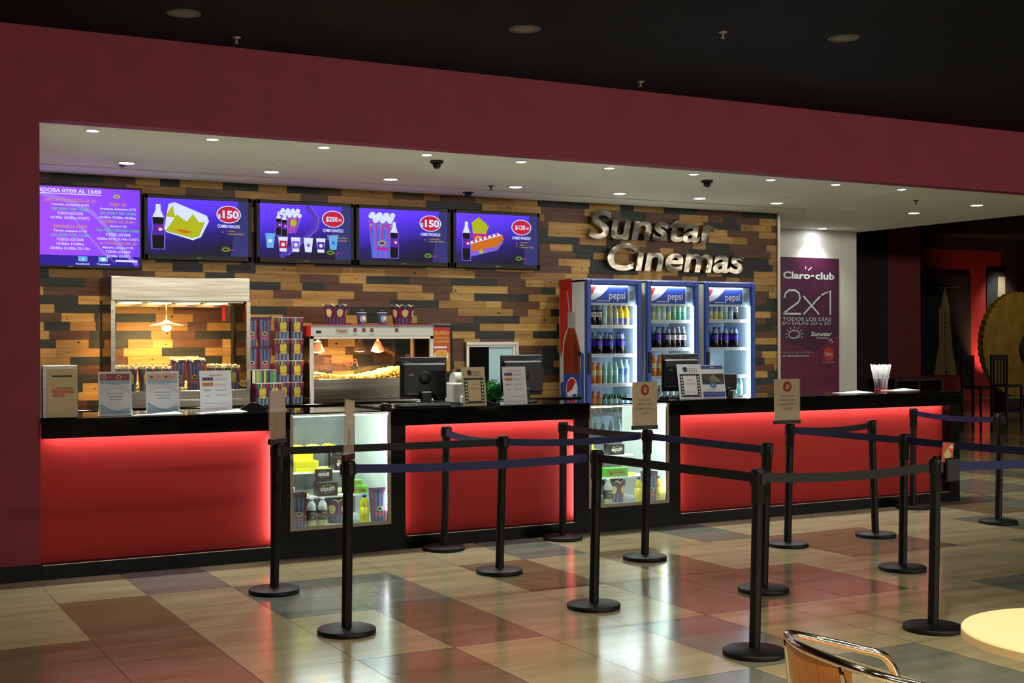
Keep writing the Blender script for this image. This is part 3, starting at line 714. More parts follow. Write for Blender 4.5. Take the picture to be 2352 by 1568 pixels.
for k in range(7):
    a = MB(); x = 2.135 + .033 * k
    a.bbox(-.014, .014, 0, .075, 0, .31, MAG, .002); a.box(-.0145, .0145, -.0006, .0756, .19, .305, fcols[k]); a.box(-.0145, -.006, -.001, .076, .19, .305, fcols[k + 1]); a.box(-.0135, .0135, .002, .07, .31, .313, PAPER)
    tag(a.build('folded_popcorn_box', None, (x, 2.175, BW + .001)), 'folded flat popcorn box standing on edge among seven, %s from the left' % ORD[k], 'popcorn box', 'folded popcorn boxes')

# ------------------------------------------------------------------ popcorn warmer (left)
wx0, wx1, wy0, wy1 = .877, 2.083, 2.10, 2.60
t = thing('popcorn_warmer', 'tall stainless steel and glass popcorn warming cabinet on the back worktop', 'popcorn warmer', (0, 0, BW))
zt = 2.147 - BW; zh = 1.94 - BW; zs = 1.165 - BW
a = MB(); a.bbox(wx0, wx1, wy0, wy1, zh, zt, STEEL, .006); a.box(wx0 + .05, wx1 - .05, wy0 + .03, wy1 - .03, zh - .012, zh, STEEL); a.build('hood', t)
a = MB(); a.bbox(wx0, wx1, wy0, wy1, 0.001, zs, STEEL, .004); a.box(wx0 + .03, wx1 - .03, wy0 - .012, wy0, zs - .02, zs - .004, STEEL); a.build('base_tray', t)
for x in (wx0, wx1 - .035):
    for y in (wy0, wy1 - .03):
        a = MB(); a.box(x, x + (.035 if y == wy0 else .025), y, y + .03, zs, zh, STEEL); a.build('post', t)
a = MB(); a.box(wx0 + .035, wx1 - .035, wy0 + .012, wy0 + .017, zs, zh, GLASS); a.build('front_glass', t)
for x in (wx0 + .01, wx1 - .015): a = MB(); a.box(x, x + .005, wy0 + .03, wy1 - .03, zs, zh, GLASS); a.build('side_glass', t)
a = MB(); a.box(wx0 + .04, wx1 - .14, wy1 - .03, wy1 - .01, zh - .04, zh, ALU); a.box(wx1 - .12, wx1 - .1, wy1 - .06, wy1 - .03, zh - .16, zh, RED); a.build('rear_rail', t)
SHADE = M('#e8e0cc', .35, name='lamp_shade'); HOT = E_('#ffca78', 30)
lx = 1.395
a = MB(); a.tube([(lx, 2.32, zh), (lx, 2.32, 1.77 - BW)], .006, ALU); sh = a.build('lamp_stem', t)
a = MB(); a.lathe([(.022, .045), (.03, .03), (.15, .0), (.148, -.004), (.03, .024)], 28, SHADE, (lx, 2.32, 1.732 - BW), cap=False); a.build('lamp_shade', t)
a = MB(); a.lathe([(.02, .0), (.045, -.02), (.03, -.045), (.0005, -.052)], 16, HOT, (lx, 2.32, 1.732 - BW)); a.build('bulb', t)
for i in range(4):
    a = MB(); x = 1.02 + .25 * i; a.box(x, x + .14, 2.2, 2.5, zh - .02, zh - .0125, E_('#ffc070', 3)); a.build('heat_panel', t)
WW = (1.0, .66, .30)
for x in (1.1, 1.4, 1.75): spot((x, 2.35, 1.90), 9, WW, 150, .5, .06)
point((lx, 2.32, 1.66), 4.5, WW, .04)
G = 'popcorn boxes in the warmer'
BZ = BW + zs + .001
for k, (x, y) in enumerate([(1.195, 2.22), (1.335, 2.22)]):
    place(shortF, ST, (x, y, BZ), 'filled maroon popcorn box with yellow blob in the warmer, %s of the pair' % ['left', 'right'][k], 0, G)
for k, (x, y) in enumerate([(.965, 2.37), (1.05, 2.22)]):
    place(shortF, ST, (x, y, BZ), 'filled popcorn box at the left end of the warmer, %s' % ['rear one', 'front one'][k], 0, G)
for k, (x, y) in enumerate([(1.48, 2.26), (1.615, 2.26), (1.68, 2.39)]):
    place(tallF, ST, (x, y, BZ), 'tall filled blue striped popcorn box in the warmer, %s from the left' % ORD[k], 0, G)
for k, (x, y) in enumerate([(1.80, 2.22), (1.945, 2.22), (1.87, 2.37)]):
    place(shortF, ST, (x, y, BZ), 'filled popcorn box at the right end of the warmer, %s' % ['front left one', 'front right one', 'rear one'][k], 0, G)
a = MB(); puffs(a, 420, lambda g: (g.uniform(.93, 2.02), g.uniform(2.45, 2.56), BZ + .012 + g.random() * .05), .009, .015, PCM, rnd); puffs(a, 50, lambda g: (g.uniform(1.38, 1.52), g.uniform(2.13, 2.19), BZ + .008 + g.random() * .012), .009, .014, PCM, rnd)
o = a.build('loose_popcorn'); o['kind'] = 'stuff'; tag(o, 'loose popcorn spilled on the tray inside the steel warmer', 'popcorn')

# ------------------------------------------------------------------ popcorn machine (right)
mx0, mx1, my0, my1 = 2.645, 3.872, 2.10, 2.58
t = thing('popcorn_machine', 'wide popcorn machine with white switch panel, glass front and steel base', 'popcorn machine', (0, 0, BW))
o_ = BW
a = MB(); a.bbox(mx0, mx1, my0 + .004, my1, 1.634 - o_, 1.735 - o_, RED, .005); a.box(mx0 - .001, mx1 + .001, my0 - .002, my0 + .02, 1.737 - o_, 1.745 - o_, RED); a.build('header', t)
a = MB(); a.bbox(mx0 + .002, mx1 - .002, my0 - .006, my0 + .004, 1.636 - o_, 1.735 - o_, WHITEP, .002)
A = Art(a, (mx0, my0 - .0062, 1.636 - o_), (mx1 - mx0, 0, 0), (0, 0, .1), (0, -1, 0), .0005)
A.rect(0, 1, .82, 1, GREY, 1); A.rect(.19, .295, .18, .78, M('#c4c0b0', .5, name='badge'), 1); A.text('Popper', .243, .5, .24, RED, 3, .02, .2); A.rect(.04, .08, .25, .5, INK, 1)
for k, x in enumerate((.34, .41, .475, .68)):
    A.rect(x - .004, x + .022, .36, .72, INK, 1); A.rect(x, x + .018, .42, .66, RED, 2); A.text(['CALOR', 'LUZ', 'CALOR', 'MOTOR'][k], x + .01, .14 if k % 2 == 0 else .88, .1, INK, 2, .02)
a.build('switch_panel', t)
a = MB()
for x in (mx0, mx1 - .03):
    a.box(x, x + .03, my0, my0 + .03, 0.001, 1.634 - o_, WHITEP); a.box(x, x + .03, my1 - .03, my1, 0.001, 1.634 - o_, WHITEP)
a.box(mx0, mx1, my0, my0 + .02, 1.61 - o_, 1.634 - o_, ALU); a.build('frame', t)
a = MB(); a.bbox(mx0 + .03, mx1 - .03, my0 + .004, my0 + .03, .03, 1.243 - o_, STEEL, .004); a.bbox(mx0 + .002, mx1 - .002, my0 + .03, my1 - .002, 0.001, .05, STEEL, .004); a.build('kick_panel', t)
a = MB(); a.box(mx0 + .03, mx1 - .03, my0 + .008, my0 + .013, 1.243 - o_, 1.61 - o_, GLASS); a.build('front_glass', t)
for x in (mx0 + .012, mx1 - .017): a = MB(); a.box(x, x + .005, my0 + .03, my1 - .03, .05, 1.634 - o_, GLASS); a.build('side_glass', t)
a = MB(); a.box(mx0 + .03, mx1 - .03, my1 - .015, my1 - .01, .05, 1.634 - o_, GLASS)
A = Art(a, (mx1 - .03, my1 - .016, 1.25 - o_), (-(mx1 - mx0 - .06), 0, 0), (0, 0, .36), (0, -1, 0), .0006)
A.text('Popcorn', .62, .42, .2, M('#7a1a10', .5, name='red_script'), 2, .0, .35, rot=.12); A.text('popcorn', .22, .72, .12, M('#a87818', .5, name='gold_script'), 2, .0, .3, rot=.5)
a.build('rear_glass', t)
for zz in (1.58, 1.29): a = MB(); a.bbox(mx0 + .025, mx0 + .1, my0 - .008, my0 + .004, zz - o_ - .008, zz - o_ + .008, ALU, .003); a.build('hinge', t)
for lx_ in (2.80, 3.40):
    a = MB(); a.tube([(lx_, 2.34, 1.634 - o_), (lx_, 2.34, 1.59 - o_)], .012, ALU); a.build('lamp_stem', t)
    a = MB(); a.lathe([(.02, .1), (.028, .09), (.066, .004), (.064, 0), (.024, .086)], 24, SHADE, (lx_, 2.34, 1.49 - o_), cap=False); a.build('lamp_shade', t)
    a = MB(); a.lathe([(.03, .01), (.055, .0), (.03, -.012), (.0005, -.016)], 16, HOT, (lx_, 2.34, 1.495 - o_)); a.build('bulb', t)
    spot((lx_, 2.34, 1.47), 14, WW, 165, .4, .05)
spot((3.1, 2.3, 1.60), 20, WW, 165, .5, .05)
for x in (3.17, 3.37): a = MB(); a.box(x, x + .035, my0 + .014, my0 + .03, 1.6 - o_, 1.612 - o_ + .008, BPLAS); a.build('catch', t)
def heap(g):
    x = g.uniform(mx0 + .04, mx1 - .04); y = g.uniform(my0 + .05, my1 - .04); f = (x - mx0) / (mx1 - mx0)
    top = 1.315 - .055 * math.sin(min(1, f / .75) * PI) + .07 * max(0, f - .5); zz = top if g.random() < .75 else g.uniform(1.1, top)
    return (x, y if zz == top else my0 + .045, zz - g.random() * .02)
a = MB(); a.box(mx0 + .03, mx1 - .03, my0 + .05, my1 - .03, BW + .052, 1.22, PCY); puffs(a, 2600, heap, .008, .018, PCY, rnd)
puffs(a, 260, lambda g: (mx0 + .03, g.uniform(my0 + .04, my1 - .05), g.uniform(1.1, 1.3)), .009, .014, PCY, rnd)
o = a.build('popcorn_heap'); o['kind'] = 'stuff'; tag(o, 'heap of warm yellow popcorn behind the glass of the wide machine', 'popcorn')
bk = bucket()
HT = 1.7355
place(bk, ST, (2.955, 2.3, HT), 'scalloped purple popcorn bucket on the machine roof, left one', .1, 'buckets')
place(bk, ST, (3.64, 2.3, HT), 'scalloped purple popcorn bucket on the machine roof, right one', -.15, 'buckets')
def soda_cup():
    t = thing('drink_cup', '', 'cup')
    a = MB(); CUPB = M('#3fa6d8', .45, name='cyan_card'); a.lathe([(.036, 0), (.046, .125), (.048, .126)], 24, CUPB)
    for s_ in (0,):
        for rad, mt_, e in ((.4, WHT, 1.02), (.3, CUPB, 1.03)):
            pts = [(.0425 * e * math.cos(-PI / 2 + 1.0 * rad * math.cos(q * PI / 8) * 1.9), .0425 * e * math.sin(-PI / 2 + 1.0 * rad * math.cos(q * PI / 8) * 1.9), .065 + .08 * rad * math.sin(q * PI / 8)) for q in range(16)]
            c0 = (0, -.0425 * e * 1.02, .065); a.add(pts + [c0], [(i, (i + 1) % 16, 16) for i in range(16)], mt_)
        a.add([(.012, -.0465, .05), (.02, -.045, .085), (-.012, -.0465, .08), (-.014, -.0465, .055)], [(0, 1, 2, 3)], WHT)
    a.lathe([(.0475, .118), (.05, .124), (.0475, .13)], 24, WHT, cap=False)
    a.build('cup', t)
    a = MB(); a.lathe([(.049, .127), (.05, .14), (.044, .143), (.042, .15), (.0005, .15)], 24, M('#16181c', .4, name='dark_lid')); a.build('lid', t)
    a = MB(); a.tube([(.006, 0, .14), (.012, 0, .20)], .003, INK, 8); a.build('straw', t)
    return t
cp = soda_cup()
place(cp, ST, (3.22, 2.3, HT), 'blue paper cup with dark lid on the machine roof, left one', 0, 'blue cups')
place(cp, ST, (3.43, 2.3, HT), 'blue paper cup with dark lid on the machine roof, right one', .1, 'blue cups')
# cheese dispenser
t = thing('cheese_dispenser', 'black cheese dispenser with orange QUESO sign right of the popcorn machine', 'dispenser', (3.895, 2.3, BW))
a = MB(); a.bbox(.01, .30, 0.03, .35, .001, .67, BPLAS, .02); a.build('body', t)
a = MB(); a.bbox(.0, .275, -.0, .03, .22, .735, BPLAS, .012)
A = Art(a, (.06, -.0005, .27), (.19, 0, 0), (0, 0, .43), (0, -1, 0), .0006)
ORE = M('#c04a1c', .5, name='flame_orange'); A.rect(0, 1, 0, 1, ORE, 1); A.rect(0, 1, .86, 1, RED, 2); A.rect(0, 1, .0, .42, M('#c98a22', .5, name='cheese_yellow'), 2)
A.text('QUESO', .5, .88, .07, YEL, 3, .03, 0, w=.86); A.text('CHEDDAR', .5, .76, .04, YEL, 3, 0, 0, w=.8); A.text('CALIENTE', .5, .68, .045, YEL, 3, .02, 0, w=.86)
A.ell(.5, .36, .4, .13, WHT, 3); A.ell(.5, .38, .34, .1, M('#d39a2a', .5, name='chips_print'), 4); A.rect(.1, .8, .53, .57, WHT, 3)
a.build('sign_board', t)

# metal framed hatch on the wall
t = thing('framed_hatch', 'metal framed hatch with dark and pale panes low on the timber wall', 'window', (4.543, YB - .045, 1.0))
fw_, fh = .613, .578
a = MB(); f = .035
a.bbox(0, fw_, 0, .035, fh - f, fh, ALU, .003); a.bbox(0, f, 0, .035, .03, fh - f, ALU, .003); a.bbox(fw_ - f, fw_, 0, .035, .03, fh - f, ALU, .003); a.bbox(fw_ - f - .03, fw_ - f, .005, .03, .03, fh - f - .02, OFFW, .003); a.bbox(f, fw_ - f, .005, .03, fh - f - .02, fh - f, OFFW, .003)
a.build('frame', t)
a = MB(); a.box(f, f + .235, .02, .025, .03, fh - f - .02, M('#0a0a0a', .08, name='dark_pane')); a.build('dark_pane', t)
a = MB(); a.box(f + .235, fw_ - f - .03, .018, .024, .03, fh - f - .02, M('#a9cdd4', .25, name='pale_pane')); a.build('pale_pane', t)

# ------------------------------------------------------------------ FRIDGES
FB = M('#1d3a86', .4, name='fridge_blue'); FW = M('#c9c9c4', .4, name='fridge_white'); FIN = M('#b8cdd6', .5, name='fridge_liner')
FLED = E_('#dcecff', 15)
def pepsi_ball(A, cu, cv, ru, rv, k):
    A.ell(cu, cv, ru * 1.12, rv * 1.1, WHT, k); A.ell(cu, cv, ru, rv, CBLUE, k + 1)
    top = [(cu + ru * math.cos(q), cv + rv * math.sin(q)) for q in [PI * (1.15 - .9 * i / 14) for i in range(15)]]
    A.poly(top + [(cu + ru * .1, cv + rv * .05)], RED, k + 2)
    A.poly([(cu + ru * math.cos(q), cv + rv * math.sin(q)) for q in (PI * .25, PI * .1, -.1 * PI)] + [(cu + ru * .3, cv - rv * .35), (cu - ru * .5, cv - rv * .8), (cu - ru * .95, cv - rv * .3), (cu + ru * .0, cv + rv * .02)], WHT, k + 3)
SHELVES = [[1.744, 1.447, 1.14, .837, .54], [1.80, 1.507, 1.207, .91, .6], [1.81, 1.505, 1.205, .965, .6]]
FX = [(5.592, 6.278), (6.336, 7.012), (7.091, 7.779)]
def fridge(i):
    x0, x1 = FX[i]; wd = x1 - x0; y0, y1 = 0., .54; top = 2.222
    t = thing('drinks_fridge', ['left drinks fridge with blue door frame and a bottle picture on its white side', 'middle drinks fridge with blue door frame and lit shelves', 'right drinks fridge with blue door frame and a nearly empty third shelf'][i], 'fridge', (x0, 2.1, 0), 0, 'blue drinks fridges')
    a = MB()
    a.box(0, .03, .045, y1, .06, top - .012, FW); a.box(wd - .03, wd, .045, y1, .06, top - .012, FW); a.box(0, wd, .045, y1, top - .03, top, FW)
    a.box(.03, wd - .03, y1 - .02, y1, .06, top - .03, FIN); a.box(.03, wd - .03, .045, y1 - .02, .06, .24, FW)
    a.box(.03, .034, .05, y1 - .02, .24, top - .03, FIN); a.box(wd - .034, wd - .03, .05, y1 - .02, .24, top - .03, FIN)
    if i == 0:
        A = Art(a, (-.0006, y1, 0), (0, -(y1 - .045), 0), (0, 0, 2.3), (-1, 0, 0), .0008)
        zf = lambda v: (2.336 - v * .000927) / 2.3; uf = lambda u: (u - 68) / 304
        def P_(L): return [(uf(u), zf(v)) for u, v in L]
        A.poly(P_([(72, 118), (218, 112), (228, 250), (225, 480), (190, 620), (140, 730), (118, 800), (110, 900), (84, 1010), (76, 900)]), RED, 1)
        BOT = M('#8c2c12', .35, name='cola_amber'); CAPW = M('#9fa3a0', .4, name='grey_neck')
        A.poly(P_([(160, 255), (175, 255), (205, 500), (188, 500)]), CAPW, 2); A.poly(P_([(176, 490), (262, 490), (262, 668), (176, 668)]), CAPW, 3)
        for v in (520, 560, 605): A.poly(P_([(168, v), (268, v), (268, v + 7), (168, v + 7)]), GREY, 4)
        A.poly(P_([(180, 668), (258, 668), (292, 780), (322, 900), (326, 1180), (122, 1180), (118, 960), (136, 800)]), BOT, 3)
        A.poly(P_([(250, 700), (275, 800), (296, 940), (300, 1170), (255, 1170), (250, 900)]), M('#5a2210', .35, name='cola_dark_amber'), 4)
        A.poly(P_([(122, 1180), (328, 1180), (328, 2330), (122, 2330)]), CBLUE, 3)
        A.poly(P_([(332, 960), (366, 940), (368, 2330), (332, 2330)]), CBLUE, 2); A.poly(P_([(80, 1290), (118, 1270), (120, 2330), (84, 2330)]), CBLUE, 2)
        pepsi_ball(A, uf(226), zf(1360), 64 / 304, 130 * .000927 / 2.3, 5)
        a.box(-.008, -.0005, .1, .16, 1.44, 1.475, BPLAS)
    a.build('cabinet', t)
    a = MB(); a.bbox(.0, wd, .03, .55, 0, .055, BPLAS, .004); a.build('base', t)
    # door
    b = .062; dt = top - .005; db = .2
    a = MB(); a.bbox(0, b, 0, .042, db, dt, FB, .012); a.bbox(wd - b, wd, 0, .042, db, dt, FB, .012); a.bbox(b - .01, wd - b + .01, 0, .042, dt - b, dt, FB, .012); a.bbox(b - .01, wd - b + .01, 0, .042, db, db + b, FB, .012)
    d = a.build('door', t)
    a = MB(); a.box(b, wd - b, .018, .024, db + b, dt - b, GLASS); a.build('glass', d)
    a = MB(); a.bbox(.008, .05, -.02, .0, 1.25, 1.47, BPLAS, .006); a.build('handle', d)
    a = MB(); a.box(b, wd - b, .05, .07, 1.95, 1.975, FW); a.box(b, wd - b - .085, .052, .06, 1.975, dt - b, CBLUE); a.box(wd - b - .085, wd - b, .05, .06, 1.975, dt - b, FIN)
    A = Art(a, (b, .0515, 1.975), (wd - 2 * b - .085, 0, 0), (0, 0, dt - b - 1.975), (0, -1, 0), .0006)
    A.poly([(0, .12), (.15, .2), (.3, .4), (.45, .75), (.52, 1), (0, 1)], WHT, 1); A.poly([(0, .4), (.1, .55), (.2, 1), (0, 1)], RED, 2)
    A.text('pepsi', .72, .45, .42, WHT, 3, .01, 0, w=.42); A.rect(.2, .5, .1, .14, WHT, 2)
    a.rows = None
    a.box(wd - b - .07, wd - b - .02, .048, .05, 2.0, 2.1, GREY); a.build('header_panel', t)
    a = MB(); a.box(b + .02, wd - b - .1, .03, .045, dt - b - .012, dt - b, E_('#e8f0ff', 9)); a.build('led_strip', t)
    a = MB()
    n = 22; zz0, zz1 = .28, 1.955
    for k in range(n):
        c0 = zz0 + (zz1 - zz0) * k / n; a.bbox(wd - b - .026, wd - b - .004, .03, .045, c0 + .002, c0 + (zz1 - zz0) / n, FLED, .006)
    a.build('led_strip', t)
    for sz in SHELVES[i]:
        a = MB(); a.box(.036, wd - .036, .075, .5, sz - .008, sz - .001, FW)
        a.box(.036, wd - .036, .06, .075, sz - .03, sz + .004, WHT)
        for k in range(30): a.box(.05 + k * (wd - .11) / 30, .056 + k * (wd - .11) / 30, .0592, .06, sz - .022, sz - .004, GREY)
        a.build('shelf', t)
    return t
for i in range(3): fridge(i)

# ------------------------------------------------------------------ bottles
def bottle(kind):
    """returns a thing with body, label, cap"""
    spec = dict(cola=('#1a0805', '#2b35c8', '#2338b0', .0315, .225), diet=('#1a0805', '#cfd0d4', '#b8bcc4', .0315, .225), redcola=('#2a0806', '#b5b9c0', '#c02018', .0315, .225),
                clear=('#c9dcd8', '#a9d0b4', '#1f9a4a', .032, .235), orange=('#e08a20', '#e8d9a0', '#e05a20', .0315, .225), yellow=('#e8c010', '#7a78a8', '#e0a818', .033, .21),
                lemon=('#b9b58a', '#8f90a0', '#d8cc20', .033, .21), lime=('#c6cc80', '#8098b8', '#d8cc20', .032, .235), green=('#64ac84', '#8cc4a0', '#c8d4d4', .032, .235),
                teal=('#96c8b2', '#b8dcd0', '#a8c0b8', .03, .225), darkgreen=('#0c5a30', '#1a7a44', '#0f8a44', .0315, .19), water=('#a4bcc8', '#6a90c0', '#b8c8d8', .033, .25), short_water=('#9fb8c0', '#c8d8dc', '#e0dc30', .031, .2))[kind]
    col, lab, cap, r, h = spec
    t = thing('bottle', '', 'bottle')
    bm_ = M(col, .18, name=kind + '_drink', spec=.6)
    clr = M('#7d8a92' if kind in ('cola', 'diet', 'redcola') else col, .15, name=kind + '_neck', spec=.6)
    a = MB(); n = 14
    a.lathe([(r * .8, 0), (r, .008), (r, h * .3), (r * .93, h * .36), (r, h * .42), (r * .99, h * .62), (r * .93, h * .7)], n, bm_)
    a.lathe([(r * .93, h * .7), (r * .7, h * .8), (r * .42, h * .9), (r * .4, h * .935)], n, bm_ if kind not in ('cola', 'diet', 'redcola') else clr, cap=False)
    a.build('body', t)
    a = MB(); lz0, lz1 = (.38, .62) if kind not in ('yellow', 'lemon') else (.08, .36)
    a.lathe([(r * 1.02, h * lz0), (r * 1.02, h * lz1)], n, M(lab, .4, name=kind + '_label'), cap=False)
    if kind in ('cola', 'diet'):
        q = []
        for i in range(10):
            th = 2 * PI * i / 10; aa = -PI / 2 - .25 + .42 * math.cos(th); q.append((r * 1.035 * math.cos(aa), r * 1.035 * math.sin(aa), h * .5 + r * .4 * math.sin(th)))
        a.add(q, [tuple(range(10))], RED if kind == 'cola' else M('#c03028', .5, name='red_badge'))
    a.build('label', t)
    a = MB(); a.lathe([(r * .46, h * .925), (r * .48, h * .94), (r * .48, h), (r * .44, h * 1.005), (.0005, h * 1.005)], n, M(cap, .4, name=kind + '_cap')); a.build('cap', t)
    return t
DESC = dict(cola='cola bottle with blue label', diet='cola bottle with silver label', redcola='cola bottle with red cap', clear='clear drink bottle with green cap', orange='orange drink bottle with orange cap',
            yellow='wide yellow juice bottle', lemon='wide pale grapefruit juice bottle', lime='pale yellow drink bottle', green='green tinted soda bottle', teal='pale green soda bottle', darkgreen='dark green soda bottle', water='large water bottle', short_water='clear bottle with yellow cap')
FN = ['left', 'middle', 'right']
STOCK = {(0, 0): ['diet'] * 3 + ['clear', 'lemon', 'lemon', 'yellow', 'yellow'], (0, 1): ['cola'] * 8, (0, 2): ['orange'] * 3 + ['teal'] * 3 + ['water'] * 2, (0, 3): ['orange'] * 3 + ['darkgreen'] * 5, (0, 4): ['short_water'] * 3 + ['teal'] * 3,
         (1, 0): ['yellow', 'lime', 'clear', 'clear', 'lime', 'green', 'green', 'green'], (1, 1): ['cola'] * 4 + ['redcola'] * 2 + ['diet'] * 2, (1, 2): ['orange'] * 4 + ['teal'] * 3, (1, 3): ['short_water'] * 3 + ['teal'] * 4,
         (2, 0): ['lime'] * 3 + ['lime', 'teal', 'water', 'diet', None], (2, 1): ['teal'] + ['cola'] * 7, (2, 2): ['water'] + [None] * 7, (2, 3): [None] * 4 + ['teal'] * 3}
protos = {}
used = {}
for (fi, si), row in STOCK.items():
    x0, x1 = FX[fi]; n = len(row); a0, a1 = x0 + .085, x1 - .125; cnt = {}
    tot = {k: row.count(k) for k in row}
    for j, k in enumerate(row):
        if not k: continue
        if k not in protos: protos[k] = bottle(k)
        x = a0 + (a1 - a0) * (j / (n - 1)); y = 2.1 + .12 + (.07 if (k in ('cola',) and j % 2) else 0)
        lb = '%s, %s fridge, %s shelf, %s from left' % (DESC[k], FN[fi], ORD[si], ORD[row[:j].count(None) and j - row[:j].count(None) or j])
        place(protos[k], used, (x, y, SHELVES[fi][si]), lb, rnd.uniform(-.4, .4), 'bottles in the drinks fridges')
    # second rank
    if (fi, si) in ((0, 1), (2, 1), (1, 1), (0, 3)):
        for j in range(7):
            k = {(0, 1): 'cola', (2, 1): 'cola', (1, 1): 'cola', (0, 3): 'darkgreen'}[(fi, si)]
            if (fi, si) == (0, 3) and j < 3: continue
            x = a0 + .02 + (a1 - a0) * (j / 6)
            place(protos[k], used, (x, 2.1 + .30, SHELVES[fi][si]), '%s in rear rank, %s fridge, %s shelf, %s from left' % (DESC[k], FN[fi], ORD[si], ORD[j]), rnd.uniform(-.4, .4), 'rear rank bottles in the fridges')

# ------------------------------------------------------------------ contents of the display cases
CZ0 = .2065
GC = 'stock in the display cases'
place(tallE, ST, (1.81, .06, CZ0), 'empty tall striped popcorn box at the lower left of the left glass case', 0, GC)
place(tallE, ST, (2.455, .065, CZ0), 'empty tall striped popcorn box at the lower right of the left glass case', 0, GC)
place(bk, ST, (2.20, .25, CZ0), 'scalloped popcorn bucket on the floor of the left glass case', .2, GC).scale = (.92, .92, .92)
place(bk, ST, (4.71, .25, CZ0), 'scalloped popcorn bucket on the floor of the right glass case', .5, GC).scale = (.94, .94, .94)
place(tallE, ST, (4.955, .065, CZ0), 'empty tall striped popcorn box in the right glass case beside the yellow bottle', 0, GC)
def pomelo(col, lab, cap, lb, x, y):
    t = thing('bottle', lb, 'bottle', (x, y, CZ0), 0, GC)
    a = MB(); r, h = .036, .21
    a.lathe([(r * .85, 0), (r, .006), (r, h * .6)], 20, M(col, .15, name='drink_' + col[1:])); a.lathe([(r, h * .6), (r * .98, h * .7), (r * .8, h * .83), (r * .38, h * .93), (r * .36, h * .96)], 20, M('#c4d0c8', .12, name='clear_shoulder') if lab == 'k' else M(col, .15, name='drink_' + col[1:]), cap=False); a.build('body', t)
    if lab == 'k':
        a = MB(); a.lathe([(r * 1.02, h * .26), (r * 1.02, h * .6)], 20, INK, cap=False)
        A = Art(a, (-.02, -r * 1.08, h * .28), (.04, 0, 0), (0, 0, h * .3), (0, -1, 0), .0004); A.rect(.1, .45, .7, .85, YEL, 1); A.rect(.55, .9, .7, .85, YEL, 1); A.ell(.4, .3, .2, .15, GRN, 1); a.build('label', t)
    else:
        a = MB(); A = Art(a, (-.02, -r * 1.04, h * .2), (.04, 0, 0), (0, 0, h * .3), (0, -1, 0), .0004)
        for k in range(5): A.rect(.1 + .15 * k, .18 + .15 * k, .2 + .1 * (k % 3), .5 + .12 * (k % 2), M('#8a7a10', .5, name='olive_print'), 1)
        a.build('label', t)
    a = MB(); a.lathe([(r * .42, h * .95), (r * .42, h * 1.03), (.0005, h * 1.035)], 16, M(cap, .4, name='cap_' + cap[1:])); a.build('cap', t)
pomelo('#b8b87c', 'k', '#c8d4d4', 'cloudy lemonade bottle with black label in the left glass case, left of two', 1.925, .075)
pomelo('#b8b87c', 'k', '#c8d4d4', 'cloudy lemonade bottle with black label in the left glass case, right of two', 2.012, .075)
pomelo('#c8c418', 'y', '#1c2c70', 'bright yellow drink bottle with navy cap in the left glass case', 2.348, .075)
pomelo('#b8b87c', 'k', '#c8d4d4', 'cloudy lemonade bottle with black label in the right glass case', 4.545, .075)
pomelo('#c8c418', 'y', '#1c2c70', 'bright yellow drink bottle in the right glass case beside the bucket', 4.855, .075)
pomelo('#c8c418', 'y', '#1c2c70', 'bright yellow drink bottle against the right wall of the right glass case', 5.058, .075)
def candy_box(lb, x, y, z, wd, hh, dp, col, txt, tcol, rot=0, lid=0., dots=True, nm='candy_box'):
    t = thing(nm, lb, 'sweet box', (x, y, z), rot, GC)
    a = MB(); a.bbox(-wd / 2, wd / 2, 0, dp, 0, hh, col, .002)
    A = Art(a, (-wd / 2, -.0004, 0), (wd, 0, 0), (0, 0, hh), (0, -1, 0), .0005)
    if dots:
        cs = [RED, YEL, GRN, ORG, M('#2d7fd0', .5, name='sky_print')]
        g = random.Random(int(x * 100))
        for k in range(16):
            an = 2 * PI * k / 16; A.stroke([(.5 + .2 * math.cos(an), .52 + .2 * math.sin(an)), (.5 + .38 * math.cos(an), .52 + .38 * math.sin(an))], .07, cs[k % 5], 1)
    if txt: A.text(txt, .5, .5, .22, tcol, 4, .03, .15, w=.7, rot=.08)
    a.build('carton', t)
    if lid:
        a = MB(); a.bbox(-wd / 2 + .01, wd / 2 - .01, dp - .004, dp, hh, hh + lid, col, .002)
        A = Art(a, (-wd / 2 + .01, dp - .0045, hh), (wd - .02, 0, 0), (0, 0, lid), (0, -1, 0), .0005)
        if dots:
            for k in range(12): A.stroke([(.5 + .15 * math.cos(k * PI / 6), .55 + .15 * math.sin(k * PI / 6)), (.5 + .33 * math.cos(k * PI / 6), .55 + .33 * math.sin(k * PI / 6))], .06, cs[k % 5], 1)
        if txt: A.text(txt, .5, .55, .2, tcol, 3, .03, .15, w=.6)
        a.build('display_lid', t)
KB = M('#0e0f12', .3, name='black_carton'); YB_ = M('#dccf1c', .45, name='yellow_carton'); GB = M('#58b32a', .45, name='green_carton'); WB = M('#d3d8de', .45, name='white_carton')
candy_box('black sweet box with open display lid printed ROCKLETS on the lower shelf, left case', 2.07, .12, .4255, .16, .105, .1, KB, 'ROCKLETS', WHT, -.05, .09)
candy_box('yellow open chocolate box with tall brand lid on the upper shelf, left case', 1.955, .25, .6315, .18, .05, .12, YB_, '', INK, -.05, .1, False)
candy_box('flat yellow chocolate box stacked under the lidded one, left case', 1.955, .245, .6005, .18, .03, .125, YB_, '', INK, -.05, 0, False)
candy_box('black ROCKLETS box on the upper shelf at its right end, left case', 2.235, .25, .6005, .115, .1, .1, KB, 'ROCKLETS', WHT, -.05, .07)
candy_box('green sweet box on the lower shelf at its right end, left case', 2.325, .14, .4255, .15, .06, .1, GB, 'MOGUL', RED, -.05)
candy_box('small green sweet box stacked on the larger green box, left case', 2.31, .15, .4865, .11, .045, .07, GB, 'MOGUL', RED, -.05)
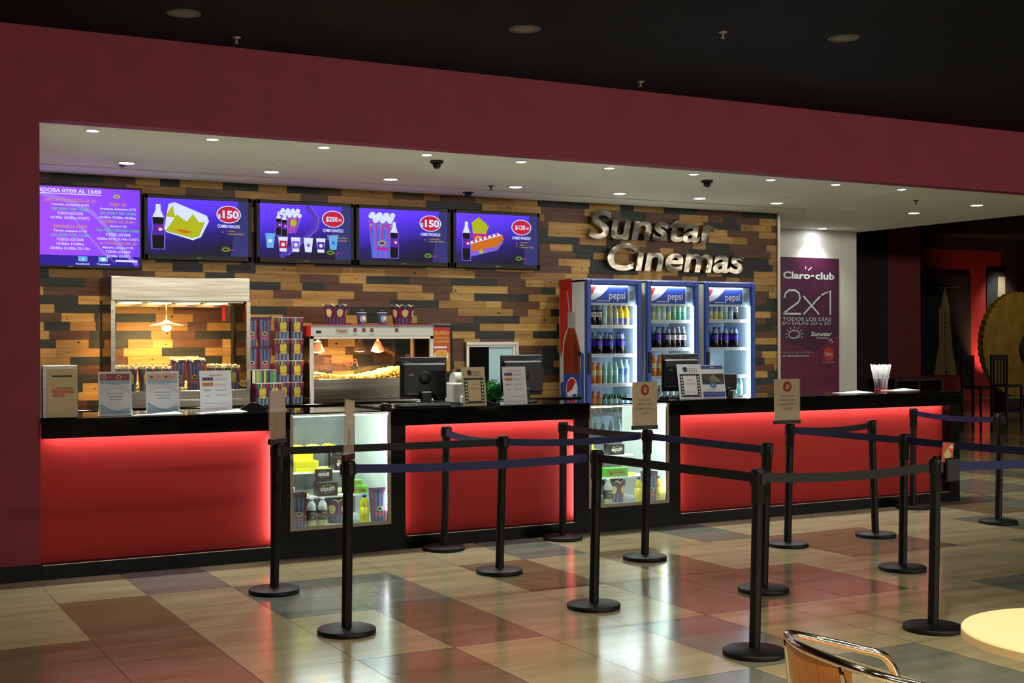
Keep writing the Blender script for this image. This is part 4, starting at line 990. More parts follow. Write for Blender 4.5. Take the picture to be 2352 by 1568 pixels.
candy_box('white patterned sweet box at the left end of the lower shelf, left case', 1.785, .13, .4255, .065, .08, .08, WB, '', RED, 0)
candy_box('white patterned sweet box at the left end of the upper shelf, left case', 1.785, .25, .6005, .055, .07, .08, WB, '', RED, 0)
candy_box('yellow open chocolate box on the upper shelf, left side of the right case', 4.49, .25, .6055, .2, .05, .12, YB_, 'BON', INK, -.05, .08, False)
candy_box('black ROCKLETS box on the upper shelf of the right case', 4.75, .25, .6055, .15, .09, .1, KB, 'ROCKLETS', WHT, -.05)
candy_box('green sweet box on the lower shelf of the right case', 4.67, .13, .4305, .22, .075, .1, GB, 'MOGUL', RED, -.05)
def packet(x, y, z, lb, col):
    a = MB(); g = random.Random(int(x * 991)); n = 12; v = []
    for i in range(n + 1):
        for s_ in (-1, 0, 1):
            v.append(((i / n - .5) * .12, s_ * .035, .012 + (.014 * math.sin(PI * i / n) if s_ == 0 else -.006) + g.uniform(-.003, .003)))
    top = len(v); v += [(x_, y_, .002) for x_, y_, z_ in v[:top]]
    f = [(i * 3 + k, i * 3 + k + 1, (i + 1) * 3 + k + 1, (i + 1) * 3 + k) for i in range(n) for k in (0, 1)]
    f += [(top + i * 3 + k, top + (i + 1) * 3 + k, top + (i + 1) * 3 + k + 1, top + i * 3 + k + 1) for i in range(n) for k in (0, 1)]
    for i in range(n):
        for k in (0, 2): f.append((i * 3 + k, (i + 1) * 3 + k, top + (i + 1) * 3 + k, top + i * 3 + k))
    f += [(0, 1, top + 1, top), (1, 2, top + 2, top + 1), (n * 3, n * 3 + 1, top + n * 3 + 1, top + n * 3), (n * 3 + 1, n * 3 + 2, top + n * 3 + 2, top + n * 3 + 1)]
    a.add(v, f, col, True)
    tag(a.build('snack_packet', None, (x, y, z), g.uniform(-.2, .2)), lb, 'snack packet', GC)
PLIM = M('#c5d46a', .35, name='lime_foil'); PYEL = M('#e2d21e', .35, name='yellow_foil')
# clear riser inside the left case carries the row of packets
a = MB(); a.box(1.76, 2.27, .42, .54, .76, .766, ACRYL); a.box(1.76, 1.766, .42, .54, .6005, .76, ACRYL); a.box(2.2, 2.206, .42, .54, .6005, .76, ACRYL)
tag(a.build('display_riser'), 'clear riser carrying yellow packets on the upper shelf, left case', 'display riser')
for k, (x, c_) in enumerate([(1.82, PLIM), (1.95, PYEL), (2.08, PLIM), (2.21, PYEL)]):
    packet(x, .48, .7665, 'foil snack packet on the riser in the left case, %s from the left' % ORD[k], c_)
packet(1.80, .36, .6005, 'yellow foil packet lying left of the open chocolate box, left case', PYEL)
packet(2.11, .30, .6005, 'yellow foil packet lying right of the open chocolate box, left case', PYEL)
packet(1.89, .2, .4255, 'yellow foil packet lying on the lower shelf, left case', PYEL)
packet(2.2, .28, .4255, 'pale foil packet between the sweet boxes on the lower shelf, left case', PLIM)
packet(4.44, .2, .4305, 'yellow foil packet on the lower shelf at the left, right case', PYEL)
packet(4.84, .2, .4305, 'yellow foil packet on the lower shelf at the right, right case', PYEL)

# ------------------------------------------------------------------ things on the counter
def tent(name, lb, cat, x, y, wd, hh, rot, tilt, draw, card=PAPER, frame=None, dp=.002):
    """tilted display sheet with a foot"""
    t = thing(name, lb, cat, (x, y, CT), rot)
    T = Matrix.Rotation(tilt, 4, 'X')
    a = MB(); a.box(-wd / 2, wd / 2, 0, dp, .002, hh, card)
    A = Art(a, (-wd / 2, -.0003, .002), (wd, 0, 0), (0, 0, hh - .002), (0, -1, 0), .0004); draw(A)
    a.v = [tuple(T @ Vector(v)) for v in a.v]; lo = min(v[2] for v in a.v); a.v = [(v[0], v[1], v[2] - lo + .002) for v in a.v]
    a.build('sheet', t)
    b = MB(); b.box(-wd / 2 - .004, wd / 2 + .004, -.012, .075, .0, .002, ACRYL)
    b.add([(-wd / 2 - .003, .004, .002), (wd / 2 + .003, .004, .002), (wd / 2 + .003, .004 - math.sin(tilt) * hh, hh * math.cos(tilt) + .004), (-wd / 2 - .003, .004 - math.sin(tilt) * hh, hh * math.cos(tilt) + .004)], [(0, 1, 2, 3)], ACRYL)
    b.build('holder', t)
    return t
def d_wave(A, head):
    A.rect(.05, .95, .8, .95, head, 1); 
    for c_ in (.18, .62): A.ell(c_, .875, .08, .045, YEL, 2); A.ell(c_, .875, .05, .028, MAG, 3); A.rect(c_ + .1, c_ + .22, .865, .885, PINK, 2)
    A.rect(.05, .95, .72, .8, M('#8fb0c4', .5, name='pale_blue_print'), 1)
    arc = lambda u0, u1, v0, v1, h_: [(u0 + (u1 - u0) * q / 12, v0 + (v1 - v0) * q / 12 + h_ * math.sin(PI * q / 12)) for q in range(13)]
    A.stroke(arc(.05, .95, .52, .5, .12), .01, GREY, 2); A.stroke(arc(.3, .95, .74, .54, .03), .012, GREY, 2); A.stroke(arc(.1, .95, .62, .62, .09), .006, GREY, 2)
    A.poly(arc(.05, .95, .28, .2, -.12) + [(.95, .04), (.05, .04)], M('#8fb0c4', .5, name='pale_blue_print'), 1); A.stroke(arc(.05, .95, .26, .09, -.08), .01, LBLUE, 2); A.stroke(arc(.3, .95, .05, .26, -.05), .008, GREY, 2)
    for k in range(3): A.rect(.25 + .03 * k, .78 - .03 * k, .5 - .07 * k, .515 - .07 * k, GREY, 2)
def d_list(A):
    A.rect(.3, .72, .88, .9, PINK, 1)
    for k, c_ in enumerate((PURP, ORG, INK, MAG)):
        v = .76 - .13 * k
        if k < 2: A.rect(.08, .42, v, v + .075, c_, 1)
        else: A.text(['BANCO', 'claro'][k - 2], .24, v + .03, .035, c_, 1, .02)
        A.rect(.48, .88, v + .035, v + .045, GREY, 1); A.rect(.48, .8, v + .01, v + .02, GREY, 1)
    A.rect(.1, .9, .08, .09, PINK, 1); A.rect(.1, .9, .2, .21, GREY, 1)
def d_caja(A, txt):
    A.rect(.08, .92, .06, .72, INK, 1); A.rect(.22, .78, .12, .67, CREAM if txt == 'CERRADA' else PAPER, 2)
    for k in range(7):
        for c_ in (.12, .82): A.rect(c_, c_ + .07, .1 + .086 * k, .14 + .086 * k, PAPER, 2)
    A.text('CAJA', .5, .55, .05, M('#b8404a', .5, name='faded_red'), 3, .0, 0, w=.24); A.text(txt, .5, .44, .05, M('#b8404a', .5, name='faded_red'), 3, 0, 0, w=.42)
    sun_logo(A, .36, .2, .025, YEL, 3, .012); A.text('Sunstar', .64, .2, .03, PINK, 3, .02, .2)
    A.poly([(.22, .88), (.3, .93), (.42, .9), (.4, .78), (.28, .78)], INK, 1)
    for k in range(4): A.stroke([(.45 + .1 * k, .76), (.43 + .1 * k, .84), (.48 + .1 * k, .89), (.54 + .1 * k, .86), (.5 + .1 * k, .76)], .01, INK, 1)
# ballot box
t = thing('suggestion_box', 'cream suggestion box with dark slot at the left end of the counter', 'box', (.135, .03, CT))
a = MB(); a.bbox(-.12, .115, 0, .16, .001, .36, STEEL, .006)
a.build('case', t)
a = MB(); a.box(-.088, .105, -.004, .0, .008, .335, CREAM)
A = Art(a, (-.088, -.0042, .008), (.193, 0, 0), (0, 0, .327), (0, -1, 0), .0004)
A.rect(.17, .83, .83, .865, INK, 1); A.poly([(.18, .68), (.35, .62), (.38, .6), (.3, .58), (.16, .58)], ORG, 1); A.poly([(.19, .665), (.33, .615), (.3, .595), (.18, .6)], CREAM, 2)
A.poly([(.14, .565), (.92, .565), (.92, .5), (.84, .48), (.18, .5)], ORG, 1); A.poly([(.2, .48), (.56, .475), (.6, .45), (.56, .42), (.2, .42)], M('#b8401c', .5, name='rust_print'), 1); A.text('ACOSTA', .62, .6, .035, INK, 2, .02, 0, w=.5); A.text('en vivo', .38, .45, .025, WHT, 2, .02, 0, w=.26)
A.rect(.2, .82, .34, .347, GREY, 1); A.rect(.08, .5, .07, .075, GREY, 1); a.build('front_plate', t)
tent('sign_holder', 'framed upright notice with maroon and blue header, beside the suggestion box', 'sign', .515, .12, .225, .31, 0, -.1, lambda A: d_wave(A, MAG))
tent('sign_holder', 'framed upright notice with pale pink header, middle of the three notices', 'sign', .862, .2, .235, .305, 0, -.1, lambda A: d_wave(A, M('#c8a096', .5, name='pale_pink_print')))
tent('sign_holder', 'white promotions notice with coloured logos, right of the three notices', 'sign', 1.262, .25, .235, .305, 0, -.12, d_list)
tent('sign_holder', 'cream till notice reading CAJA CERRADA with a film strip border', 'sign', 3.27, .02, .22, .31, .12, -.13, lambda A: d_caja(A, 'CERRADA'), CREAM)
tent('sign_holder', 'white leaning promotions card in front of the middle computer monitor', 'sign', 3.635, .02, .205, .31, -.08, -.16, d_list)
tent('sign_holder', 'white till notice reading CAJA ABIERTA by the right monitor', 'sign', 5.405, .06, .235, .31, -.12, -.2, lambda A: d_caja(A, 'ABIERTA'))
def d_blue(A):
    A.rect(.03, .97, .88, .98, CBLUE, 1); A.text('Quinta', .5, .93, .035, WHT, 2, .02); A.rect(.03, .97, .42, .74, M('#2a2622', .5, name='dark_photo'), 1)
    A.poly([(.1, .7), (.3, .55), (.5, .72), (.7, .6), (.9, .45), (.6, .5), (.4, .5)], M('#8a7a5a', .5, name='photo_tan'), 2); A.ell(.48, .4, .14, .085, M('#2070b0', .5, name='badge_blue'), 3); A.text('2x1', .48, .4, .05, WHT, 4, .02)
    A.rect(.03, .97, .04, .2, CBLUE, 1); A.text('ACEPTAMOS', .5, .13, .03, M('#6a80c0', .5, name='pale_blue_ink'), 2, .01, 0, w=.6); A.rect(.2, .8, .26, .27, GREY, 1)
tent('sign_holder', 'blue and white leaflet with a dark photo beside the till notice', 'sign', 5.655, .06, .235, .3, -.12, -.2, d_blue)
def papers(x, y, wd, dp, n, lb, rot=0):
    for k in range(n):
        a = MB(); a.box(-wd / 2, wd / 2, -dp / 2, dp / 2, 0, .0035, PAPER)
        if k == n - 1: a.add([(-wd / 2, -dp / 2, .0036), (wd / 2, -dp / 2, .0036), (wd / 2, dp / 2, .016), (0, dp / 2, .008)], [(0, 1, 2, 3)], PAPER)
        tag(a.build('paper_pad', None, (x + .03 * k, y - .01 * k, CT + .0005 + .0045 * k), rot + .1 * k), lb[k], 'paper')
papers(.77, .06, .3, .12, 2, ['white paper sheets lying at the counter edge before the middle notice, lower one', 'white paper sheet on top of the pad before the middle notice'], .05)
papers(1.24, .1, .3, .16, 2, ['pad of white paper lying before the promotions notice, lower sheet', 'top white sheet of the pad before the promotions notice'], .05)
papers(7.5, .3, .36, .2, 1, ['single white paper lying on the counter in front of the poster'], .1)
papers(8.32, .5, .36, .2, 1, ['white paper lying beside the straw cup at the counter end'], .1)
# card terminal
t = thing('card_terminal', 'small black card terminal on the counter right of the paper pad', 'card terminal', (1.57, .32, CT), -.3)
a = MB(); a.prism([(-.1, 0.001), (.09, 0.001), (.09, .02), (.02, .055), (-.03, .06), (-.1, .02)], -.04, .04, BPLAS); a.build('body', t)
a = MB(); a.add([(-.005, -.028, .0605), (.05, -.028, .041), (.05, .028, .041), (-.005, .028, .0605)], [(0, 1, 2, 3)], E_('#b8c8e0', .5)); a.build('display', t)
a = MB(); a.tube([(.09, 0, .01), (.15, .01, .006), (.2, .06, .005), (.3, .08, .005)], .004, RUB, 6); a.build('cable', t)
# monitors seen from behind
def monitor(x, y, rot, lb, top=1.462, wd=.41):
    t = thing('monitor', lb, 'monitor', (x, y, CT), rot, 'till monitors')
    z1 = top - CT; z0 = z1 - .335
    a = MB(); a.bbox(-wd / 2, wd / 2, .012, .03, z0, z1, BPLAS, .006); a.bbox(-wd / 2 + .015, wd / 2 - .015, -.014, .013, z0 + .02, z1 - .05, BPLAS, .012)
    pts = [(-wd / 2 + .01 + (wd - .02) * i / 14, .008, z1 - .03 - .03 * math.sin(PI * i / 14)) for i in range(15)]
    a.tube(pts, .003, M('#3a4048', .3, name='ridge'), 6); a.tube([(0, .008, z1 - .005), (0, .006, z1 - .06)], .0015, M('#3a4048', .3, name='ridge'), 6)
    a.bbox(-.14, -.1, -.0155, -.014, z1 - .15, z1 - .135, GREY, .0003); a.bbox(-.15, -.06, -.0155, -.014, z0 + .035, z0 + .05, M('#6a5c44', .5, name='sticker'), .0003)
    a.build('housing', t)
    a = MB(); a.box(-wd / 2 + .015, wd / 2 - .015, .03, .0305, z0 + .015, z1 - .015, M('#0a0d12', .1, name='screen_glass')); a.build('display', t)
    a = MB(); a.lathe([(.055, 0), (.05, .01), (.035, .016), (.0005, .016)], 24, BPLAS, T=Matrix.Translation((0, -.012, (z0 + z1) / 2)) @ Matrix.Rotation(PI / 2, 4, 'X')); a.build('hinge_cover', t)
    a = MB(); a.bbox(-.045, .045, -.05, -.013, .012, z0 + .06, BPLAS, .008); a.build('neck', t)
    a = MB(); a.lathe([(.12, 0.001), (.12, .008), (.11, .014), (.0005, .02)], 28, BPLAS, (0, -.01, 0), sy=.75); a.build('stand', t)
    return t
monitor(2.977, .35, .0, 'black computer monitor seen from behind, in front of the popcorn machine')
monitor(3.88, .35, .0, 'black computer monitor seen from behind the leaning promotions card', 1.472, .4)
monitor(5.50, .35, .0, 'black computer monitor seen from behind, in front of the middle fridge', 1.47, .395)
def keyboard(x, y, rot, lb):
    t = thing('keyboard', lb, 'keyboard', (x, y, CT), rot)
    a = MB(); a.bbox(-.22, .22, -.07, .07, .001, .02, BPLAS, .005); a.build('case', t)
    a = MB()
    for i in range(15):
        for j in range(5): a.bbox(-.208 + .028 * i, -.185 + .028 * i, -.06 + .025 * j, -.04 + .025 * j, .02, .026, BPLAS, .003)
    a.build('keys', t)
def mouse(x, y, rot, lb):
    t = thing('mouse', lb, 'mouse', (x, y, CT), rot)
    a = MB(); a.lathe([(.034, 0.001), (.036, .01), (.03, .026), (.016, .036), (.0005, .038)], 18, M('#0c0c0d', .15, name='glossy_black'), sx=1.6); a.build('shell', t)
    a = MB(); a.tube([(.05, 0, .012), (.1, .02, .006), (.16, .0, .005)], .003, RUB, 6); a.build('cable', t)
keyboard(2.88, .17, .0, 'black keyboard lying in front of the left monitor'); mouse(2.565, .18, .1, 'glossy black computer mouse left of the keyboard')
mouse(5.22, .22, .3, 'glossy black computer mouse by the right monitor')
# receipt printer
t = thing('receipt_printer', 'white receipt printer with rounded top right of the left monitor', 'printer', (3.36, .5, CT))
a = MB(); PRW = M('#b9b6ae', .45, name='printer_white')
a.bbox(-.085, .06, -.06, .1, .001, .17, PRW, .012)
a.lathe([(.062, -.06), (.066, -.05), (.066, .05), (.062, .06)], 24, PRW, T=Matrix.Translation((.01, .02, .19)) @ Matrix.Rotation(PI / 2, 4, 'Y')); a.build('body', t)
a = MB(); a.bbox(-.02, .05, -.09, -.06, .001, .06, WHT, .005); a.build('paper_tray', t)
# phone / small device
t = thing('customer_display', 'small black customer display behind the blue leaflet', 'display', (6.03, .3, CT), .1)
a = MB(); a.bbox(-.1, .07, 0, .03, .06, .21, BPLAS, .008); A = Art(a, (-.1, -.0005, .06), (.17, 0, 0), (0, 0, .15), (0, -1, 0), .0005); A.text('epson', .6, .55, .1, M('#4a4438', .5, name='faint_ink'), 1, .02); A.rect(.3, .5, .08, .2, M('#8a6a48', .5, name='tan_label'), 1); a.build('head', t)
a = MB(); a.bbox(-.05, .02, .0, .03, .001, .062, BPLAS, .006); a.build('stand', t)
a = MB(); a.tube([(-.03, 0, .05), (-.0, -.03, .06), (.02, -.04, .02), (.08, -.02, .004), (.14, 0, .004)], .004, M('#b8c0c8', .5, name='white_cable'), 6); a.build('cable', t)
# cables behind the notices
def cable(pts, lb, r=.004, mat=RUB):
    P = [Vector(p) for p in pts]; out = []
    for i in range(len(P) - 1):
        p0_, p1_, p2_, p3_ = P[max(0, i - 1)], P[i], P[i + 1], P[min(len(P) - 1, i + 2)]
        for k in range(6):
            u = k / 6; out.append(.5 * ((2 * p1_) + (p2_ - p0_) * u + (2 * p0_ - 5 * p1_ + 4 * p2_ - p3_) * u * u + (-p0_ + 3 * p1_ - 3 * p2_ + p3_) * u ** 3))
    out.append(P[-1]); a = MB(); a.tube(out, r, mat, 8); return tag(a.build('cable'), lb, 'cable')
cable([(3.04, .30, CT + .12), (3.10, .28, CT + .03), (3.16, .14, CT + .006), (3.3, .2, CT + .006), (3.42, .15, CT + .006)], 'dark cable trailing from the left monitor to the till notice')
cable([(3.40, .12, CT + .006), (3.45, .2, CT + .03), (3.52, .14, CT + .006), (3.6, .26, CT + .02), (3.7, .18, CT + .006), (3.82, .24, CT + .006)], 'tangled dark cable between the two till notices and the middle monitor')
cable([(5.30, .34, CT + .006), (5.33, .26, CT + .03), (5.36, .2, CT + .006), (5.42, .3, CT + .03)], 'dark cable trailing under the right monitor')
# green tinsel
TIN = M('#1a9a4a', .2, .4, name='green_foil'); t0 = MB(); g = random.Random(5)
for k in range(420):
    th, ph = g.uniform(0, 2 * PI), g.random(); c = Vector((.075 * math.cos(th) * math.sqrt(ph), .05 * math.sin(th), .02 + g.random() * .17 * (1 - .4 * ph)))
    d = Vector((g.uniform(-1, 1), g.uniform(-1, 1), g.uniform(-.4, .8))).normalized() * .022; e = d.cross(Vector((g.random(), g.random(), g.random()))).normalized() * .003
    t0.add([tuple(c - d - e), tuple(c + d - e), tuple(c + d + e), tuple(c - d + e)], [(0, 1, 2, 3)], TIN if k % 15 else RED)
t0.lathe([(.06, 0.001), (.075, .04), (.06, .12), (.02, .16)], 14, M('#0a4a24', .3, .6, name='dark_green_foil'), sy=.65)
o = t0.build('tinsel_ornament', None, (3.665, .48, CT)); tag(o, 'bundle of shiny green tinsel between the printer and the middle monitor', 'tinsel')
# straw dispenser
t = thing('straw_holder', 'clear cup packed with wrapped white straws at the right of the counter', 'straw holder', (8.22, .66, CT))
a = MB(); a.lathe([(.068, 0.001), (.07, .012), (.066, .016)], 24, RED); a.build('base', t)
a = MB(); a.lathe([(.066, .015), (.07, .12), (.074, .123), (.078, .13)], 24, ACRYL, cap=False); a.lathe([(.079, .124), (.079, .132)], 24, WHT, cap=False); a.build('cup', t)
a = MB(); SM = M('#e6e2e4', .7, name='straw_paper'); g = random.Random(2)
for k in range(90):
    th = g.uniform(0, 2 * PI); r0 = .055 * math.sqrt(g.random()); r1 = r0 * 1.95
    a.tube([(r0 * math.cos(th), r0 * math.sin(th), .018), (r1 * math.cos(th), r1 * math.sin(th), .245 + g.uniform(0, .02))], .0045, SM, 6)
o = a.build('straws', t); o['kind'] = 'stuff'

# ------------------------------------------------------------------ poster on the white wall
PB = noise_mat('plum_vinyl', '#3c1230', '#551a40', (3, 3, 6), .35)
a = MB(); a.box(0, 1.065, 0, .012, 0, 1.83, PB)
A = Art(a, (0, -.0004, 0), (1.065, 0, 0), (0, 0, 1.83), (0, -1, 0), .0008)
A.poly([(0, 0), (1, 0), (1, .45), (.6, .3), (0, .4)], noise_mat('magenta_vinyl', '#5e1638', '#741e46', (2, 2, 9), .35), 1)
W2 = M('#cdd6d8', .5, name='poster_white')
A.text('Claro', .29, .868, .05, W2, 3, .03, 0, w=.44); A.text('club', .76, .868, .05, W2, 3, .03, 0, w=.32); A.rect(.525, .58, .86, .872, W2, 3)
A.stroke([(.44, .915), (.44, .935)], .008, W2, 3); A.stroke([(.48, .905), (.54, .93)], .008, W2, 3)
# thin 2x1
A.stroke([(.09, .70), (.11, .735), (.17, .757), (.26, .757), (.33, .735), (.345, .70), (.32, .67), (.07, .585)], .014, W2, 3); A.stroke([(.065, .583), (.36, .583)], .014, W2, 3)
A.stroke([(.40, .715), (.66, .58)], .013, W2, 3); A.stroke([(.38, .58), (.68, .715)], .013, W2, 4) if False else None
A.stroke([(.40, .58), (.68, .715)], .013, W2, 4); A.stroke([(.70, .725), (.85, .757), (.85, .578)], .014, W2, 3)
A.text('TODOS LOS D\u00cdAS', .46, .545, .026, W2, 3, .005, 0, w=.8); A.text('EN SALAS 2D y 3D', .46, .515, .022, W2, 3, .0, 0, w=.8)
sun_logo(A, .25, .43, .042, W2, 3, .008); A.text('Sunstar', .7, .435, .03, W2, 3, .03, .2, w=.36); A.text('Cinemas', .72, .405, .014, W2, 3, .02, 0, w=.2)
for q in ((.84, .385), (.88, .375), (.86, .395)): A.ell(q[0], q[1], .012, .007, W2, 3, 8)
A.text('Consult\u00e1 m\u00e1s beneficios', .3, .30, .014, GREY, 3, .01, 0, w=.52); A.text('en claroclub.com.ar', .28, .275, .014, W2, 3, .02, 0, w=.44)
A.ell(.82, .285, .09, .052, M('#b83418', .5, name='claro_orange'), 2); A.text('Claro', .82, .285, .022, W2, 3, .02, 0, w=.13); A.text('Es simple', .82, .225, .015, GREY, 3, .02, 0, w=.2)
tag(a.build('poster', None, (10.03, 4.385, .87)), 'tall plum 2x1 poster on the white wall right of the timber', 'poster')

# ------------------------------------------------------------------ queue barriers
NAVY = M('#11184f', .7, name='navy_webbing'); BELTB = M('#0a0a0c', .7, name='black_webbing')
def stanchion():
    t = thing('queue_post', '', 'queue post')
    a = MB(); a.lathe([(.158, 0), (.16, .006), (.16, .024), (.155, .028), (.06, .031), (.04, .036), (.034, .036)], 48, BLACKP); a.build('base', t)
    a = MB(); r = .027; pr_ = []
    n = 32; v = []
    for z_ in (.034, .79):
        for i in range(n):
            q = 2 * PI * i / n; rr_ = r * (1 + (.06 if i % 4 in (0, 1) else -.03)); v.append((rr_ * math.cos(q), rr_ * math.sin(q), z_))
    a.add(v, [(i, (i + 1) % n, n + (i + 1) % n, n + i) for i in range(n)], BLACKP, True); a.build('pole', t)
    a = MB(); a.lathe([(.031, .765), (.034, .77), (.034, .85), (.038, .855), (.038, .93), (.035, .94), (.0005, .942)], 28, BPLAS); a.build('head', t)
    for k in range(4):
        q = k * PI / 2; T = Matrix.Rotation(q, 4, 'Z')
        a = MB(); a.bbox(-.014, .014, -.044, -.034, .865, .925, BPLAS, .003, T); a.build('belt_clip', t)
    return t
SP = stanchion()
POSTS = dict(A=(1.234, -1.167, 1.254, -1.176), B=(1.224, -2.454, 1.235, -2.459), C=(2.89, -.19, 2.89, -.19), D=(2.802, -1.259, 2.826, -1.271), E=(3.943, -.19, 3.949, -.192), F=(2.755, -2.55, 2.758, -2.55), G=(3.989, -1.282, 3.992, -1.282),
             H=(3.962, -2.646, 3.987, -2.658), I=(2.856, -3.919, 2.876, -3.929), J=(5.286, -1.331, 5.286, -1.329), K=(6.226, -1.304, 6.201, -1.289), L=(5.291, -2.523, 5.304, -2.529), M=(4.068, -3.956, 4.086, -3.964),
             N=(7.682, -1.275, 7.682, -1.273), O=(7.784, -.19, 7.794, -.19), Z=(5.47, -4.08, 5.47, -4.08))
PL = dict(A='black queue post with a clear sign before the left glass case, leftmost post', B='black queue post with a clear sign, nearest the camera on the left', C='black queue post touching the counter at the middle red panel, left of two', D='black queue post in front of the middle red panel, no sign, second rank',
          E='black queue post close to the counter left of the right glass case', F='black queue post in front of the right glass case, third rank, no sign', G='black queue post carrying the beige hand sign before the right glass case',
          H='black queue post standing directly behind the nearest right post, third rank', I='black queue post with the nearest and largest base, left of the chair', J='black queue post carrying the beige hand sign before the right red panel',
          K='black queue post leaning left before the right red panel, third from the right', L='black queue post before the right red panel with navy belts on both sides', M='black queue post near the table with a small torn sign box on top',
          N='black queue post standing alone at the right edge on the dark floor', O='black queue post close to the right end of the counter', Z='black queue post at the right beyond the table')
pst = {}
for k, (x, y, tx, ty) in POSTS.items():
    o = place(SP, pst, (x, y, 0), PL[k], 0, 'black queue posts')
    # lean of the pole: slight tilt about the base for the upper parts
    ang = math.atan2(math.hypot(tx - x, ty - y), .94)
    if ang > .004:
        ax = Vector((-(ty - y), tx - x, 0)).normalized(); Q = Matrix.Rotation(ang, 4, ax)
        for c_ in o.children:
            if not c_.name.startswith('base'): c_.matrix_local = Q
def belt(a_, b_, lb, mat=NAVY, sag=.03, z=.895, h=.048, col='navy'):
    p = Vector((POSTS[a_][2], POSTS[a_][3], z)); q = Vector((POSTS[b_][2], POSTS[b_][3], z)); d = (q - p); d.z = 0; L = d.length; d.normalize(); nrm = Vector((-d.y, d.x, 0)) * .0012
    p = p + d * .046; q = q - d * .046; n = 18; v = []
    for i in range(n + 1):
        u = i / n; c = p.lerp(q, u); c.z -= sag * 4 * u * (1 - u)
        v += [tuple(c - nrm - Vector((0, 0, h / 2))), tuple(c - nrm + Vector((0, 0, h / 2))), tuple(c + nrm + Vector((0, 0, h / 2))), tuple(c + nrm - Vector((0, 0, h / 2)))]
    f = [(i * 4 + k, i * 4 + (k + 1) % 4, i * 4 + 4 + (k + 1) % 4, i * 4 + 4 + k) for i in range(n) for k in range(4)] + [(0, 1, 2, 3), (n * 4 + 3, n * 4 + 2, n * 4 + 1, n * 4)]
    a = MB(); a.add(v, f, mat); return tag(a.build('barrier_belt'), lb, 'belt', 'queue belts')
belt('A', 'D', 'black queue belt crossing in front of the left glass case', BELTB, .0)
belt('C', 'D', 'navy queue belt sloping across the middle red panel from the counter post', NAVY, .02)
belt('D', 'G', 'navy queue belt from the second rank post to the beige hand sign post', NAVY, .02)
belt('E', 'G', 'short dark queue belt from the counter post to the hand sign post', BELTB, .01)
belt('G', 'H', 'navy queue belt running right from the left hand sign post', NAVY, .0)
belt('B', 'F', 'long navy queue belt from the nearest left post across the middle', NAVY, .015)
belt('F', 'I', 'black queue belt sloping down towards the post left of the chair', BELTB, .0)
belt('I', 'M', 'black queue belt across the lower right of the red panel, nearest one', BELTB, .02)
belt('J', 'K', 'short black queue belt high on the right red panel', BELTB, .02)
belt('J', 'L', 'navy queue belt sloping down from the right hand sign post', NAVY, .0)
belt('L', 'Z', 'navy queue belt passing behind the torn sign to the right edge', NAVY, .01)
belt('M', 'Z', 'dark navy queue belt leaving the torn sign post to the right', NAVY, .01)
belt('O', 'N', 'navy queue belt over the dark floor at the counter end', NAVY, .02)
# sign holders on posts
HANDR = M('#c2321a', .5, name='hand_red'); CARD2 = M('#f0dab4', .7, name='tan_card')
def hand_sign(k, lb, rot, wd, z0=.952, hh=.345, cx=0.):
    x, y = POSTS[k][2], POSTS[k][3]
    t = thing('post_sign', lb, 'sign', (x, y, .944), rot)
    a = MB(); a.box(-wd / 2 - .002 + cx, wd / 2 + .002 + cx, -.012, .012, -.001, .028, BPLAS); a.build('clamp', t)
    a = MB(); a.box(-wd / 2 + cx, wd / 2 + cx, -.003, .003, .02, .02 + hh - .02, CARD2)
    A = Art(a, (-wd / 2 + cx, -.0032, .02), (wd, 0, 0), (0, 0, hh - .02), (0, -1, 0), .0004)
    A.ell(.5, .82, .17, .125, HANDR, 1); A.ell(.5, .80, .055, .045, CARD2, 2)
    for q in range(4): A.rect(.44 + .032 * q, .463 + .032 * q, .82, .885 - (.015 if q in (0, 3) else 0), CARD2, 2)
    A.poly([(.56, .80), (.6, .845), (.585, .86), (.55, .83)], CARD2, 2)
    for q, (tx_, ww) in enumerate((('POR FAVOR', .5), ('ESPERE A SER', .6), ('LLAMADO POR EL', .72), ('CAJERO', .36))): A.text(tx_, .5, .6 - .1 * q, .042, GREY, 2, .01, 0, w=ww)
    A.text('Sunstar', .18, .08, .025, ORG, 2); A.text('Cinemas', .84, .08, .025, ORG, 2)
    a.build('card', t)
    a = MB(); a.box(-wd / 2 + cx, wd / 2 + cx, -.006, -.0045, .02, .02 + hh - .02, ACRYL); a.build('sleeve', t)
hand_sign('G', 'beige sign with red hand symbol on the post before the right glass case', -.0, .215)
hand_sign('J', 'beige sign with red hand symbol on the post before the right red panel', -.0, .25, cx=.0)
SLEEVE = bpy.data.materials.new('hazy_sleeve'); SLEEVE.use_nodes = True
_nt = SLEEVE.node_tree; _b = _nt.nodes['Principled BSDF']; _b.inputs['Base Color'].default_value = hexc('#d8bfa6'); _b.inputs['Roughness'].default_value = .35; _b.inputs['Alpha'].default_value = .38
def clear_sign(k, lb, rot, wd, hh, tilt=0.):
    x, y = POSTS[k][2], POSTS[k][3]
    t = thing('post_sign', lb, 'sign', (x, y, .944), rot)
    a = MB(); a.bbox(-wd / 2, wd / 2, -.014, .014, -.001, .035, M('#2a0f0c', .3, name='dark_clamp'), .004); a.build('clamp', t)
    T = Matrix.Rotation(tilt, 4, 'Y')
    a = MB(); SLV = SLEEVE; PSL = M('#e2d2ca', .5, name='faded_paper')
    a.box(-wd / 2, wd / 2, -.004, .004, .033, hh, SLV, T); a.build('sleeve', t)
    a = MB(); a.box(-wd / 2 + .006, wd / 2 - .006, -.0015, .0015, hh * .62, hh - .01, PSL, T); a.box(-wd / 2 + .004, wd / 2 - .004, -.0025, .0025, hh * .6, hh * .66, WHT, T); a.box(-.006, .006, -.0025, .0025, .07, hh * .5, HANDR, T); a.build('insert', t)
